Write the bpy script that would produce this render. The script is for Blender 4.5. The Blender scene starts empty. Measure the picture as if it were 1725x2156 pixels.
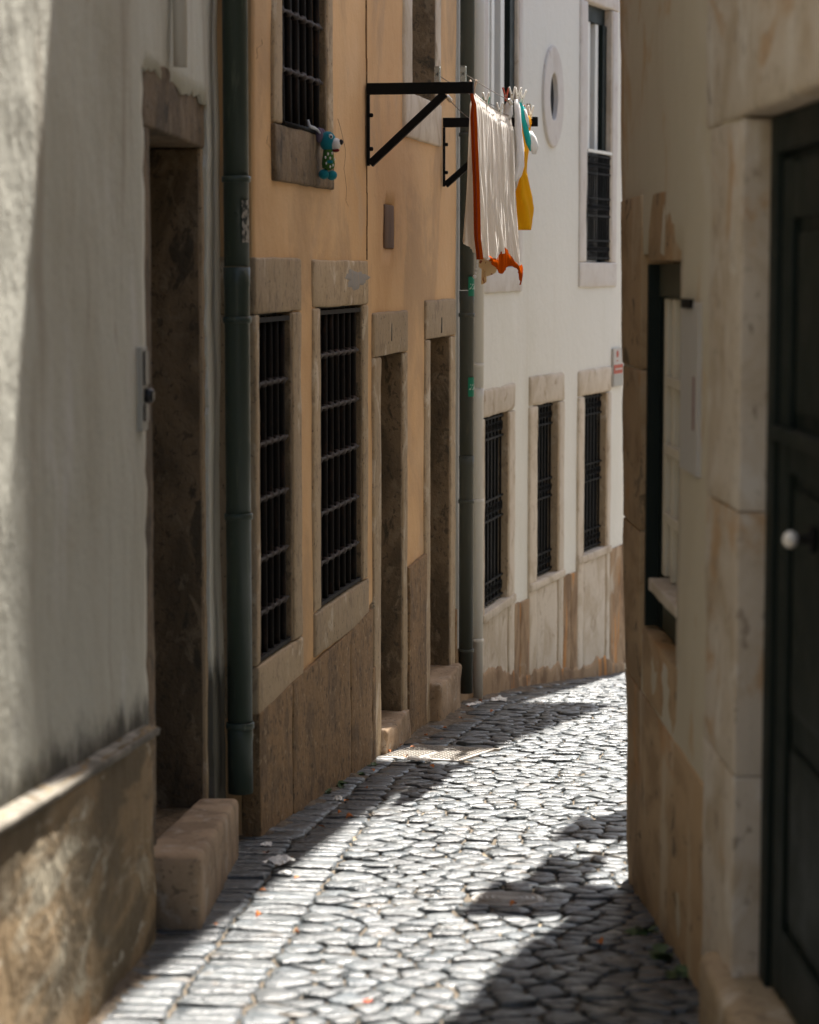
import bpy, bmesh, math, random
from mathutils import Vector, Matrix, noise
R = math.radians
random.seed(7)
scene = bpy.context.scene
COL = scene.collection

# ------------------------------------------------------------------ camera, sky, sun, exposure
cam_data = bpy.data.cameras.new('camera')
cam = bpy.data.objects.new('camera', cam_data); COL.objects.link(cam)
cam.location = (0, 0, 1.68)
cam.rotation_euler = (R(90 - 5.80), 0, 0)
cam_data.sensor_fit = 'HORIZONTAL'; cam_data.sensor_width = 24.0
cam_data.lens = 24.0 * 5000 / 1725
cam_data.clip_start = 0.1; cam_data.clip_end = 600
cam_data.dof.use_dof = True
cam_data.dof.focus_distance = 13.3
cam_data.dof.aperture_fstop = 2.1
scene.camera = cam

SUN_AZ, SUN_EL = 13.0, 62.0          # heading east of +Y, height above the horizon
world = bpy.data.worlds.new('World'); scene.world = world
world.use_nodes = True
wn = world.node_tree.nodes; wl = world.node_tree.links
wn.clear()
sky = wn.new('ShaderNodeTexSky'); sky.sky_type = 'NISHITA'; sky.sun_disc = False
sky.sun_elevation = R(SUN_EL); sky.sun_rotation = R(SUN_AZ)
sky.air_density = 1.0; sky.dust_density = 2.6; sky.ozone_density = 0.5
bg = wn.new('ShaderNodeBackground'); bg.inputs['Strength'].default_value = 0.06
wo = wn.new('ShaderNodeOutputWorld')
wl.new(sky.outputs[0], bg.inputs[0]); wl.new(bg.outputs[0], wo.inputs[0])

sun_data = bpy.data.lights.new('sun', 'SUN'); sun = bpy.data.objects.new('sun', sun_data); COL.objects.link(sun)
sun_data.energy = 5.0; sun_data.angle = R(0.53); sun_data.color = (1.0, 0.945, 0.87)
SV = Vector((math.sin(R(SUN_AZ)) * math.cos(R(SUN_EL)), math.cos(R(SUN_AZ)) * math.cos(R(SUN_EL)), math.sin(R(SUN_EL))))
sun.rotation_euler = (-SV).to_track_quat('-Z', 'Y').to_euler()
sun.location = (2, 14, 20)

scene.view_settings.view_transform = 'Standard'
scene.view_settings.look = 'None'
scene.view_settings.gamma = 1.0
scene.view_settings.use_curve_mapping = False
scene.view_settings.exposure = 1.95
scene.cycles.max_bounces = 8; scene.cycles.diffuse_bounces = 5
scene.cycles.use_denoising = True
scene.cycles.sample_clamp_indirect = 6.0

# ------------------------------------------------------------------ helpers: objects
def clean(o, label=None, cat=None, group=None, kind=None):
    if label: o['label'] = label
    if cat: o['category'] = cat
    if group: o['group'] = group
    if kind: o['kind'] = kind
    return o

def empty(name, loc, rz=0.0, label=None, cat=None, group=None):
    o = bpy.data.objects.new(name, None); COL.objects.link(o)
    o.empty_display_size = 0.2
    o.location = loc; o.rotation_euler = (0, 0, rz)
    return clean(o, label, cat, group)

def link(name, me, mat, parent=None, smooth=False):
    if mat is not None and len(me.materials) == 0:
        me.materials.append(mat)
    if smooth:
        for p in me.polygons: p.use_smooth = True
    o = bpy.data.objects.new(name, me); COL.objects.link(o)
    if parent is not None: o.parent = parent
    return o

class MB:
    """collects simple shapes, then builds ONE mesh object"""
    def __init__(self): self.v = []; self.f = []; self.sm = []
    def add(self, vs, fs, smooth=False):
        n = len(self.v); self.v += [tuple(p) for p in vs]
        self.f += [[i + n for i in q] for q in fs]; self.sm += [smooth] * len(fs)
        return self
    def box(self, x0, x1, y0, y1, z0, z1, b=0.0):
        if b <= 0:
            vs = [(x, y, z) for x in (x0, x1) for y in (y0, y1) for z in (z0, z1)]
            fs = [(0, 1, 3, 2), (4, 6, 7, 5), (0, 4, 5, 1), (2, 3, 7, 6), (0, 2, 6, 4), (1, 5, 7, 3)]
            return self.add(vs, fs)
        bm = bmesh.new(); bmesh.ops.create_cube(bm, size=1.0)
        for v in bm.verts:
            v.co = ((x0 + x1) / 2 + v.co.x * (x1 - x0), (y0 + y1) / 2 + v.co.y * (y1 - y0), (z0 + z1) / 2 + v.co.z * (z1 - z0))
        bmesh.ops.bevel(bm, geom=bm.edges[:], offset=b, segments=2, profile=0.6, affect='EDGES')
        bm.verts.index_update()
        self.add([v.co[:] for v in bm.verts], [[v.index for v in f.verts] for f in bm.faces]); bm.free()
        return self
    def tube(self, pts, rad, seg=8, cap=True):
        pts = [Vector(p) for p in pts]; n = len(pts)
        rs = rad if isinstance(rad, (list, tuple)) else [rad] * n
        base = len(self.v); up = None
        for i, p in enumerate(pts):
            t = (pts[min(i + 1, n - 1)] - pts[max(i - 1, 0)]).normalized()
            if up is None:
                up = t.orthogonal().normalized()
            up = (up - t * up.dot(t)).normalized(); sd = t.cross(up)
            for k in range(seg):
                a = 2 * math.pi * k / seg
                self.v.append(tuple(p + (up * math.cos(a) + sd * math.sin(a)) * rs[i]))
        for i in range(n - 1):
            for k in range(seg):
                a = base + i * seg + k; b = base + i * seg + (k + 1) % seg
                self.f.append([a, b, b + seg, a + seg]); self.sm.append(True)
        if cap:
            self.f.append([base + k for k in range(seg)][::-1]); self.sm.append(False)
            self.f.append([base + (n - 1) * seg + k for k in range(seg)]); self.sm.append(False)
        return self
    def lathe(self, prof, c=(0, 0, 0), seg=20, axis='z'):
        base = len(self.v); n = len(prof)
        for (r, h) in prof:
            for k in range(seg):
                a = 2 * math.pi * k / seg; x, y = r * math.cos(a), r * math.sin(a)
                p = (x, y, h) if axis == 'z' else ((x, h, y) if axis == 'y' else (h, x, y))
                self.v.append((p[0] + c[0], p[1] + c[1], p[2] + c[2]))
        for i in range(n - 1):
            for k in range(seg):
                a = base + i * seg + k; b = base + i * seg + (k + 1) % seg
                self.f.append([a, b, b + seg, a + seg]); self.sm.append(True)
        self.f.append([base + k for k in range(seg)][::-1]); self.sm.append(False)
        self.f.append([base + (n - 1) * seg + k for k in range(seg)]); self.sm.append(False)
        return self
    def ball(self, c, r, seg=14, rings=9):
        rx, ry, rz = r if isinstance(r, (tuple, list)) else (r, r, r)
        base = len(self.v)
        for i in range(rings + 1):
            ph = math.pi * i / rings
            for k in range(seg):
                a = 2 * math.pi * k / seg
                self.v.append((c[0] + rx * math.sin(ph) * math.cos(a), c[1] + ry * math.sin(ph) * math.sin(a), c[2] + rz * math.cos(ph)))
        for i in range(rings):
            for k in range(seg):
                a = base + i * seg + k; b = base + i * seg + (k + 1) % seg
                self.f.append([a, a + seg, b + seg, b]); self.sm.append(True)
        return self
    def grid(self, fn, nu, nv, smooth=True):
        base = len(self.v)
        for j in range(nv + 1):
            for i in range(nu + 1):
                self.v.append(tuple(fn(i / nu, j / nv)))
        for j in range(nv):
            for i in range(nu):
                a = base + j * (nu + 1) + i
                self.f.append([a, a + 1, a + nu + 2, a + nu + 1]); self.sm.append(smooth)
        return self
    def build(self, name, mat, parent=None, fix=True):
        me = bpy.data.meshes.new(name)
        me.from_pydata(self.v, [], self.f)
        me.polygons.foreach_set('use_smooth', self.sm)
        if fix:
            bm = bmesh.new(); bm.from_mesh(me)
            bmesh.ops.remove_doubles(bm, verts=bm.verts[:], dist=1e-5)
            bmesh.ops.recalc_face_normals(bm, faces=bm.faces[:]); bm.to_mesh(me); bm.free()
        me.update()
        return link(name, me, mat, parent)

def fbm(x, y, z, o=3):
    return noise.fractal(Vector((x, y, z)), 0.9, 2.1, o)

SEED = [0]
def stone(name, mat, parent, x0, x1, y0, y1, z0, z1, r=0.014, seg=0.07, amp=0.004, chip=0.6, warp=None):
    """one worn block of stone: rounded, chipped edges, slightly uneven faces"""
    SEED[0] += 3.7; sd = SEED[0]
    def lines(a, b):
        n = max(1, int(round((b - a - 2 * r) / seg)))
        return [a, a + r * 0.35, *[a + r + (b - a - 2 * r) * i / n for i in range(n + 1)], b - r * 0.35, b]
    X, Y, Z = lines(x0, x1), lines(y0, y1), lines(z0, z1)
    idx = {}; vs = []; fs = []
    def vid(i, j, k):
        key = (i, j, k)
        if key in idx: return idx[key]
        p = Vector((X[i], Y[j], Z[k]))
        nz = fbm(p.x * 9 + sd, p.y * 9, p.z * 9)
        rr = min(r * (1 + chip * max(-0.6, nz * 1.4)), (x1 - x0) / 2, (y1 - y0) / 2, (z1 - z0) / 2)
        q = Vector((min(max(p.x, x0 + rr), x1 - rr), min(max(p.y, y0 + rr), y1 - rr), min(max(p.z, z0 + rr), z1 - rr)))
        d = p - q
        n = d.normalized() if d.length > 1e-9 else Vector((0, 0, 0))
        w = q + n * rr + n * amp * fbm(p.x * 3 + sd, p.y * 3, p.z * 3 + 5)
        if warp: w = Vector(warp(w))
        idx[key] = len(vs); vs.append(w[:]); return idx[key]
    nx, ny, nz_ = len(X) - 1, len(Y) - 1, len(Z) - 1
    for i in range(nx):
        for j in range(ny):
            fs.append([vid(i, j, 0), vid(i, j + 1, 0), vid(i + 1, j + 1, 0), vid(i + 1, j, 0)])
            fs.append([vid(i, j, nz_), vid(i + 1, j, nz_), vid(i + 1, j + 1, nz_), vid(i, j + 1, nz_)])
    for i in range(nx):
        for k in range(nz_):
            fs.append([vid(i, 0, k), vid(i + 1, 0, k), vid(i + 1, 0, k + 1), vid(i, 0, k + 1)])
            fs.append([vid(i, ny, k), vid(i, ny, k + 1), vid(i + 1, ny, k + 1), vid(i + 1, ny, k)])
    for j in range(ny):
        for k in range(nz_):
            fs.append([vid(0, j, k), vid(0, j, k + 1), vid(0, j + 1, k + 1), vid(0, j + 1, k)])
            fs.append([vid(nx, j, k), vid(nx, j + 1, k), vid(nx, j + 1, k + 1), vid(nx, j, k + 1)])
    me = bpy.data.meshes.new(name); me.from_pydata(vs, [], fs); me.update()
    return link(name, me, mat, parent, smooth=True)

def skin(name, mat, parent, s0, s1, z0, z1, holes=(), depth=0.0, amp=0.006, step=0.09, thick=0.06, jag=0.0, warp=None, fine_top=3.5, seed=0.0):
    """plastered wall face with openings; broken edges go inward by thick"""
    def lines(a, b, cuts, st, top=None):
        L = {round(a, 4), round(b, 4)}
        x = a
        while x < b:
            L.add(round(x, 4)); x += st if (top is None or x < top) else 0.9
        for c in cuts:
            if a < c < b:
                L = {q for q in L if abs(q - c) > st * 0.45 or q in (round(a, 4), round(b, 4))}
                L.add(round(c, 4))
        return sorted(L)
    S = lines(s0, s1, sorted({h[0] for h in holes} | {h[1] for h in holes}), step)
    Z = lines(z0, z1, sorted({h[2] for h in holes} | {h[3] for h in holes}), step, fine_top)
    cell = {}
    for i in range(len(S) - 1):
        for k in range(len(Z) - 1):
            cs, cz = (S[i] + S[i + 1]) / 2, (Z[k] + Z[k + 1]) / 2
            cell[i, k] = not any(h[0] < cs < h[1] and h[2] < cz < h[3] for h in holes)
    vs = []; fs = []; sm = []; idx = {}
    def onedge(i, k):
        c = [cell.get((i - a, k - b)) for a in (0, 1) for b in (0, 1)]
        return (False in c) and (True in c)
    def vid(i, k, back=False):
        key = (i, k, back)
        if key in idx: return idx[key]
        s, z = S[i], Z[k]
        y = depth + amp * fbm(s * 1.1 + seed, z * 1.1, seed) + amp * 0.35 * fbm(s * 5 + seed, z * 5, 3 + seed)
        ds = dz = 0.0
        if jag and onedge(i, k):
            ds = jag * fbm(s * 9, z * 14, 7 + seed); dz = jag * fbm(s * 14, z * 9, 17 + seed)
            y += abs(ds) * 0.3
        if back: y += thick
        p = (s + ds, y, z + dz)
        if warp: p = warp(p)
        idx[key] = len(vs); vs.append(p); return idx[key]
    for (i, k), on in cell.items():
        if not on: continue
        fs.append([vid(i, k), vid(i + 1, k), vid(i + 1, k + 1), vid(i, k + 1)]); sm.append(True)
        for (di, dk, a, b) in ((-1, 0, (i, k), (i, k + 1)), (1, 0, (i + 1, k + 1), (i + 1, k)), (0, -1, (i + 1, k), (i, k)), (0, 1, (i, k + 1), (i + 1, k + 1))):
            if not cell.get((i + di, k + dk), False):
                fs.append([vid(*a), vid(*b), vid(*b, True), vid(*a, True)]); sm.append(False)
    me = bpy.data.meshes.new(name); me.from_pydata(vs, [], fs)
    me.polygons.foreach_set('use_smooth', sm); me.update()
    return link(name, me, mat, parent)

# ------------------------------------------------------------------ helpers: materials
def material(name, base, layers=(), rough=0.9, rough_var=0.0, bumps=(), metallic=0.0, spec=0.35, rand=0.0, rand_hue=0.0, attr=None, sheen=0.0, trans=0.0):
    """layers: (scale_vec, detail, distortion, lo, hi, colour, strength); bumps: (scale_vec, detail, strength, distance)"""
    m = bpy.data.materials.new(name); m.use_nodes = True
    nt = m.node_tree; N, L = nt.nodes, nt.links
    bsdf = N['Principled BSDF']
    tc = N.new('ShaderNodeTexCoord'); oi = N.new('ShaderNodeObjectInfo')
    off = N.new('ShaderNodeVectorMath'); off.operation = 'SCALE'; off.inputs[0].default_value = (37.0, 61.0, 23.0)
    L.new(oi.outputs['Random'], off.inputs['Scale'])
    add = N.new('ShaderNodeVectorMath'); add.operation = 'ADD'
    L.new(tc.outputs['Object'], add.inputs[0]); L.new(off.outputs[0], add.inputs[1])
    def nz(scale, detail, dist):
        mp = N.new('ShaderNodeMapping'); mp.inputs['Scale'].default_value = scale if isinstance(scale, tuple) else (scale,) * 3
        L.new(add.outputs[0], mp.inputs['Vector'])
        t = N.new('ShaderNodeTexNoise'); t.inputs['Scale'].default_value = 1.0
        t.inputs['Detail'].default_value = detail; t.inputs['Roughness'].default_value = 0.62
        t.inputs['Distortion'].default_value = dist
        L.new(mp.outputs[0], t.inputs['Vector']); return t.outputs['Fac']
    rgb = N.new('ShaderNodeRGB'); rgb.outputs[0].default_value = (*base, 1); cur = rgb.outputs[0]
    if attr:
        at = N.new('ShaderNodeVertexColor'); at.layer_name = attr
        mx = N.new('ShaderNodeMix'); mx.data_type = 'RGBA'; mx.blend_type = 'MULTIPLY'; mx.inputs['Factor'].default_value = 1
        L.new(cur, mx.inputs['A']); L.new(at.outputs['Color'], mx.inputs['B']); cur = mx.outputs['Result']
    for (sc, de, di, lo, hi, colr, st) in layers:
        f = nz(sc, de, di)
        mr = N.new('ShaderNodeMapRange'); mr.interpolation_type = 'SMOOTHSTEP'
        mr.inputs['From Min'].default_value = lo; mr.inputs['From Max'].default_value = hi
        mr.inputs['To Min'].default_value = 0; mr.inputs['To Max'].default_value = st
        L.new(f, mr.inputs['Value'])
        mx = N.new('ShaderNodeMix'); mx.data_type = 'RGBA'
        L.new(mr.outputs[0], mx.inputs['Factor']); L.new(cur, mx.inputs['A']); mx.inputs['B'].default_value = (*colr, 1)
        cur = mx.outputs['Result']
    if rand or rand_hue:
        hs = N.new('ShaderNodeHueSaturation')
        mr = N.new('ShaderNodeMapRange'); mr.inputs['To Min'].default_value = 1 - rand; mr.inputs['To Max'].default_value = 1 + rand
        L.new(oi.outputs['Random'], mr.inputs['Value']); L.new(mr.outputs[0], hs.inputs['Value'])
        L.new(cur, hs.inputs['Color']); cur = hs.outputs['Color']
    L.new(cur, bsdf.inputs['Base Color'])
    bsdf.inputs['Metallic'].default_value = metallic
    bsdf.inputs['Specular IOR Level'].default_value = spec
    bsdf.inputs['Roughness'].default_value = rough
    if rough_var:
        f = nz(6.0, 5, 0)
        mr = N.new('ShaderNodeMapRange'); mr.inputs['To Min'].default_value = max(0, rough - rough_var); mr.inputs['To Max'].default_value = min(1, rough + rough_var)
        mr.inputs['From Min'].default_value = 0.3; mr.inputs['From Max'].default_value = 0.7
        L.new(f, mr.inputs['Value']); L.new(mr.outputs[0], bsdf.inputs['Roughness'])
    if sheen: bsdf.inputs['Sheen Weight'].default_value = sheen
    prev = None
    for (sc, de, st, ds) in bumps:
        b = N.new('ShaderNodeBump'); b.inputs['Strength'].default_value = st; b.inputs['Distance'].default_value = ds
        L.new(nz(sc, de, 0.2), b.inputs['Height'])
        if prev is not None: L.new(prev, b.inputs['Normal'])
        prev = b.outputs[0]
    if prev is not None: L.new(prev, bsdf.inputs['Normal'])
    if trans:
        tr = N.new('ShaderNodeBsdfTranslucent'); L.new(cur, tr.inputs['Color'])
        if prev is not None: L.new(prev, tr.inputs['Normal'])
        ms = N.new('ShaderNodeMixShader'); ms.inputs[0].default_value = trans
        out = N['Material Output']
        L.new(bsdf.outputs[0], ms.inputs[1]); L.new(tr.outputs[0], ms.inputs[2]); L.new(ms.outputs[0], out.inputs[0])
    return m

PB = [((45, 45, 45), 4, 0.4, 0.004), ((9, 9, 9), 6, 0.5, 0.014)]
M = {}
M['plaster_grey'] = material('grey_plaster', (0.56, 0.55, 0.475), [
    ((1.1, 1, 0.35), 5, 0.4, 0.42, 0.72, (0.44, 0.405, 0.32), 0.7),
    ((4, 4, 0.5), 5, 0.5, 0.53, 0.70, (0.35, 0.30, 0.23), 0.6),
    ((3, 3, 0.8), 6, 0.6, 0.56, 0.70, (0.64, 0.63, 0.60), 0.6),
    ((9, 9, 2.0), 5, 0.3, 0.64, 0.72, (0.24, 0.18, 0.13), 0.6)], rough=0.95, bumps=[((34, 34, 34), 4, 0.5, 0.006), ((9, 9, 5), 5, 0.6, 0.02)])
M['plaster_orange'] = material('ochre_plaster', (0.63, 0.395, 0.195), [
    ((0.9, 1, 0.8), 5, 0.5, 0.40, 0.68, (0.54, 0.32, 0.145), 0.85),
    ((1.2, 2, 0.9), 6, 0.7, 0.50, 0.66, (0.40, 0.26, 0.14), 0.65),
    ((1.3, 1.3, 0.9), 6, 0.5, 0.50, 0.72, (0.63, 0.42, 0.235), 0.6),
    ((2.2, 2.2, 1.5), 6, 0.7, 0.55, 0.72, (0.48, 0.34, 0.22), 0.45),
    ((18, 18, 3.0), 4, 0.0, 0.70, 0.76, (0.16, 0.09, 0.05), 0.6)], rough=0.93, bumps=PB)
M['plaster_white'] = material('white_plaster', (0.71, 0.685, 0.61), [
    ((1.0, 1, 0.4), 4, 0.3, 0.45, 0.75, (0.63, 0.60, 0.50), 0.7),
    ((6, 6, 0.3), 4, 0.2, 0.6, 0.78, (0.60, 0.54, 0.44), 0.35)], rough=0.93, bumps=PB)
M['dado_brown'] = material('stained_dado_plaster', (0.33, 0.22, 0.125), [
    ((2.6, 3, 1.5), 6, 0.8, 0.44, 0.62, (0.17, 0.10, 0.05), 0.9),
    ((5, 5, 0.7), 4, 0.4, 0.58, 0.66, (0.55, 0.22, 0.04), 0.75),
    ((2, 2, 1.4), 6, 0.7, 0.56, 0.68, (0.56, 0.50, 0.40), 0.6),
    ((9, 9, 2), 5, 0.4, 0.62, 0.75, (0.10, 0.08, 0.05), 0.6)], rough=0.95, bumps=PB)
M['plinth_brown'] = material('weathered_brown_plinth', (0.245, 0.150, 0.073), [
    ((5, 5, 3.0), 6, 0.8, 0.45, 0.64, (0.13, 0.085, 0.048), 0.8),
    ((2.2, 2.2, 0.8), 6, 0.7, 0.54, 0.70, (0.38, 0.27, 0.15), 0.65),
    ((34, 34, 24), 5, 0.3, 0.54, 0.64, (0.055, 0.038, 0.022), 0.8),
    ((26, 26, 22), 5, 0.3, 0.58, 0.68, (0.42, 0.31, 0.19), 0.6)], rough=0.95, bumps=[((60, 60, 50), 4, 0.9, 0.006), ((12, 12, 10), 6, 0.9, 0.018)], rand=0.08)
M['plinth_grey'] = material('mossy_grey_plinth', (0.29, 0.20, 0.105), [
    ((1.0, 4, 3.2), 6, 0.9, 0.44, 0.58, (0.13, 0.095, 0.05), 0.9),
    ((0.9, 3.5, 3.4), 6, 1.1, 0.53, 0.62, (0.44, 0.39, 0.29), 0.8),
    ((1.4, 1.4, 0.5), 4, 0.6, 0.60, 0.72, (0.40, 0.22, 0.08), 0.55),
    ((4, 14, 12), 5, 0.5, 0.60, 0.68, (0.50, 0.46, 0.37), 0.7)], rough=0.95, bumps=[((42, 42, 34), 4, 0.9, 0.008), ((9, 9, 7), 6, 1.0, 0.035)])
M['step'] = material('worn_step_stone', (0.37, 0.26, 0.165), [
    ((3, 3, 3), 6, 0.8, 0.42, 0.62, (0.22, 0.15, 0.09), 0.85),
    ((9, 9, 9), 6, 0.7, 0.54, 0.66, (0.42, 0.35, 0.28), 0.7),
    ((40, 40, 40), 4, 0.3, 0.58, 0.66, (0.10, 0.075, 0.05), 0.7)], rough=0.9, bumps=[((60, 60, 60), 4, 0.6, 0.003), ((9, 16, 16), 6, 0.5, 0.006)])
M['ledge'] = material('pale_ledge_mortar', (0.30, 0.27, 0.225), [((5, 5, 5), 6, 0.6, 0.42, 0.60, (0.13, 0.115, 0.09), 0.85)], rough=0.95, bumps=PB)
M['limestone'] = material('worn_limestone', (0.37, 0.275, 0.17), [
    ((2.2, 2.2, 0.9), 6, 0.8, 0.42, 0.68, (0.33, 0.25, 0.165), 0.8),
    ((12, 12, 8), 6, 0.6, 0.52, 0.66, (0.24, 0.175, 0.11), 0.8),
    ((5, 5, 3), 6, 1.0, 0.55, 0.66, (0.54, 0.455, 0.35), 0.7),
    ((50, 50, 34), 4, 0.2, 0.60, 0.67, (0.10, 0.075, 0.05), 0.75)], rough=0.9, bumps=[((80, 80, 40), 4, 0.6, 0.004), ((14, 14, 8), 6, 0.8, 0.014)], rand=0.10)
M['limestone_white'] = material('whitish_window_stone', (0.60, 0.555, 0.50), [
    ((3, 3, 2), 6, 0.7, 0.44, 0.68, (0.52, 0.46, 0.40), 0.7),
    ((14, 14, 9), 5, 0.5, 0.58, 0.70, (0.42, 0.33, 0.27), 0.5)], rough=0.9, bumps=PB, rand=0.05)
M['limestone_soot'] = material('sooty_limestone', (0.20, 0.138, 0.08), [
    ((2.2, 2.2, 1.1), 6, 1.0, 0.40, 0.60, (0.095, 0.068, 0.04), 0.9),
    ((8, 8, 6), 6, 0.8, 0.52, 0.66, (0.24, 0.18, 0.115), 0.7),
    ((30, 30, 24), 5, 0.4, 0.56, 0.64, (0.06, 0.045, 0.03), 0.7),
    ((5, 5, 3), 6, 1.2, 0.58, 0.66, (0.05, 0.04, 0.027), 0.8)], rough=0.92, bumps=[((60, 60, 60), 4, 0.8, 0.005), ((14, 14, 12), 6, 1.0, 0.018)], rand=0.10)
M['limestone_pink'] = material('pinkish_lioz_stone', (0.50, 0.43, 0.345), [
    ((1.8, 2.5, 2.2), 6, 0.8, 0.42, 0.64, (0.38, 0.295, 0.20), 0.85),
    ((7, 7, 3.2), 6, 0.9, 0.53, 0.66, (0.58, 0.53, 0.46), 0.8),
    ((1.5, 2.6, 2.0), 5, 0.9, 0.57, 0.68, (0.40, 0.24, 0.11), 0.7),
    ((24, 24, 14), 5, 0.4, 0.58, 0.66, (0.20, 0.155, 0.115), 0.7),
    ((17, 17, 6), 5, 0.3, 0.64, 0.74, (0.22, 0.16, 0.11), 0.6)], rough=0.9, bumps=[((50, 50, 40), 3, 0.35, 0.003), ((9, 9, 6), 6, 0.6, 0.014)], rand=0.08)
M['limestone_pale'] = material('pale_window_limestone', (0.56, 0.48, 0.38), [
    ((2.5, 2.5, 2.0), 6, 0.9, 0.42, 0.64, (0.43, 0.345, 0.245), 0.85),
    ((7, 9, 6), 6, 0.7, 0.54, 0.68, (0.31, 0.23, 0.15), 0.65),
    ((22, 22, 12), 4, 0.2, 0.66, 0.74, (0.20, 0.15, 0.10), 0.5)], rough=0.9, bumps=PB, rand=0.06)
M['stone_brown'] = material('brown_stained_stone', (0.41, 0.275, 0.15), [
    ((1.3, 4, 2.6), 6, 0.9, 0.42, 0.60, (0.27, 0.17, 0.085), 0.85),
    ((2.4, 2.4, 0.7), 6, 0.8, 0.52, 0.68, (0.50, 0.40, 0.28), 0.75),
    ((1.5, 2.5, 1.5), 5, 0.7, 0.58, 0.70, (0.42, 0.20, 0.06), 0.6),
    ((6, 13, 9), 6, 0.6, 0.58, 0.67, (0.10, 0.07, 0.04), 0.75)], rough=0.95, bumps=PB, rand=0.10)
M['render_beige'] = material('beige_render', (0.54, 0.47, 0.35), [
    ((1.3, 1.3, 0.6), 5, 0.5, 0.42, 0.70, (0.45, 0.365, 0.245), 0.75),
    ((1.6, 3, 1.6), 6, 0.9, 0.56, 0.66, (0.46, 0.28, 0.13), 0.6),
    ((2, 2, 2), 6, 0.6, 0.56, 0.68, (0.58, 0.52, 0.43), 0.6)], rough=0.95, bumps=PB)
M['rust'] = material('rusted_iron', (0.006, 0.004, 0.003), [((20, 20, 8), 5, 0.3, 0.52, 0.70, (0.035, 0.018, 0.011), 0.6)], rough=0.8, spec=0.2, bumps=[((90, 90, 90), 3, 0.4, 0.002)])
M['rust_rail'] = material('rusted_iron_rail', (0.020, 0.012, 0.009), [((30, 30, 30), 5, 0.3, 0.48, 0.66, (0.05, 0.026, 0.017), 0.6)], rough=0.75, spec=0.3, bumps=[((90, 90, 90), 3, 0.4, 0.002)])
M['iron_black'] = material('black_painted_iron', (0.006, 0.006, 0.006), [((20, 20, 20), 4, 0.2, 0.60, 0.74, (0.022, 0.015, 0.012), 0.6)], rough=0.7, rough_var=0.12, spec=0.10, bumps=[((70, 70, 70), 3, 0.25, 0.001)])
M['pipe_green'] = material('dark_green_pipe_paint', (0.045, 0.062, 0.048), [
    ((30, 30, 3.0), 5, 0.3, 0.58, 0.74, (0.16, 0.18, 0.13), 0.6),
    ((9, 9, 5), 5, 0.5, 0.62, 0.74, (0.02, 0.024, 0.018), 0.7)], rough=0.42, rough_var=0.15, bumps=[((30, 30, 6), 4, 0.25, 0.002)])
M['pipe_grey'] = material('dark_grey_pipe_paint', (0.06, 0.064, 0.05), [((12, 12, 2), 5, 0.3, 0.56, 0.74, (0.12, 0.115, 0.085), 0.6)], rough=0.55, bumps=[((30, 30, 6), 4, 0.25, 0.002)])
M['pipe_white'] = material('white_pipe_paint', (0.66, 0.63, 0.57), [((9, 9, 1.0), 5, 0.3, 0.56, 0.74, (0.45, 0.38, 0.28), 0.6)], rough=0.6)
M['dark_void'] = material('unlit_room_dark', (0.005, 0.005, 0.004), rough=0.8)
M['glass_dark'] = material('dark_window_glass', (0.015, 0.018, 0.018), rough=0.08, spec=0.5)
M['wood_dark'] = material('dark_door_boards', (0.030, 0.022, 0.016), [((16, 16, 1), 4, 0.3, 0.5, 0.7, (0.06, 0.04, 0.026), 0.6)], rough=0.7)
M['frame_white'] = material('white_window_paint', (0.72, 0.70, 0.64), [((8, 8, 3), 4, 0.3, 0.58, 0.74, (0.52, 0.46, 0.36), 0.5)], rough=0.5)
M['frame_cream'] = material('cream_window_paint', (0.66, 0.58, 0.44), [((8, 8, 3), 4, 0.3, 0.58, 0.74, (0.42, 0.33, 0.22), 0.6)], rough=0.55)
M['green_dark'] = material('dark_green_door_paint', (0.005, 0.010, 0.007), [((6, 6, 2), 5, 0.3, 0.5, 0.72, (0.010, 0.016, 0.012), 0.7)], rough=0.6, rough_var=0.10, spec=0.22, bumps=[((30, 30, 5), 4, 0.2, 0.002)])
M['olive_board'] = material('olive_green_board', (0.05, 0.052, 0.032), [((6, 6, 2), 5, 0.3, 0.5, 0.72, (0.075, 0.07, 0.045), 0.6)], rough=0.7)
M['cover_white'] = material('grey_painted_metal', (0.46, 0.43, 0.39), [((4, 4, 1.5), 5, 0.3, 0.55, 0.72, (0.40, 0.35, 0.28), 0.5)], rough=0.6)
M['roof'] = material('clay_roof_tile', (0.30, 0.12, 0.06), [((6, 6, 6), 5, 0.4, 0.5, 0.7, (0.18, 0.08, 0.05), 0.7)], rough=0.9)
M['chrome'] = material('brushed_steel', (0.62, 0.60, 0.55), rough=0.25, metallic=1.0)
M['brass'] = material('pale_brass', (0.72, 0.62, 0.46), rough=0.3, metallic=1.0)
M['cobble'] = material('worn_basalt_sett', (0.044, 0.054, 0.060), [
    ((11, 11, 11), 6, 0.4, 0.42, 0.60, (0.034, 0.040, 0.044), 0.85),
    ((34, 34, 34), 5, 0.3, 0.55, 0.67, (0.17, 0.172, 0.165), 0.8),  # pale flecks painted in as glints on the setts
    ((5, 5, 5), 5, 0.8, 0.58, 0.70, (0.11, 0.085, 0.058), 0.6)], rough=0.40, rough_var=0.14, spec=0.75, attr='tone', bumps=[((150, 150, 150), 3, 0.45, 0.002), ((30, 30, 30), 5, 1.0, 0.012)])
M['joint'] = material('sandy_joint_dirt', (0.115, 0.092, 0.065), [((30, 30, 30), 6, 0.4, 0.45, 0.65, (0.06, 0.05, 0.038), 0.85), ((5, 5, 5), 5, 0.6, 0.56, 0.66, (0.27, 0.22, 0.15), 0.8)], rough=0.97, bumps=[((70, 70, 70), 5, 0.9, 0.008)])
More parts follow.
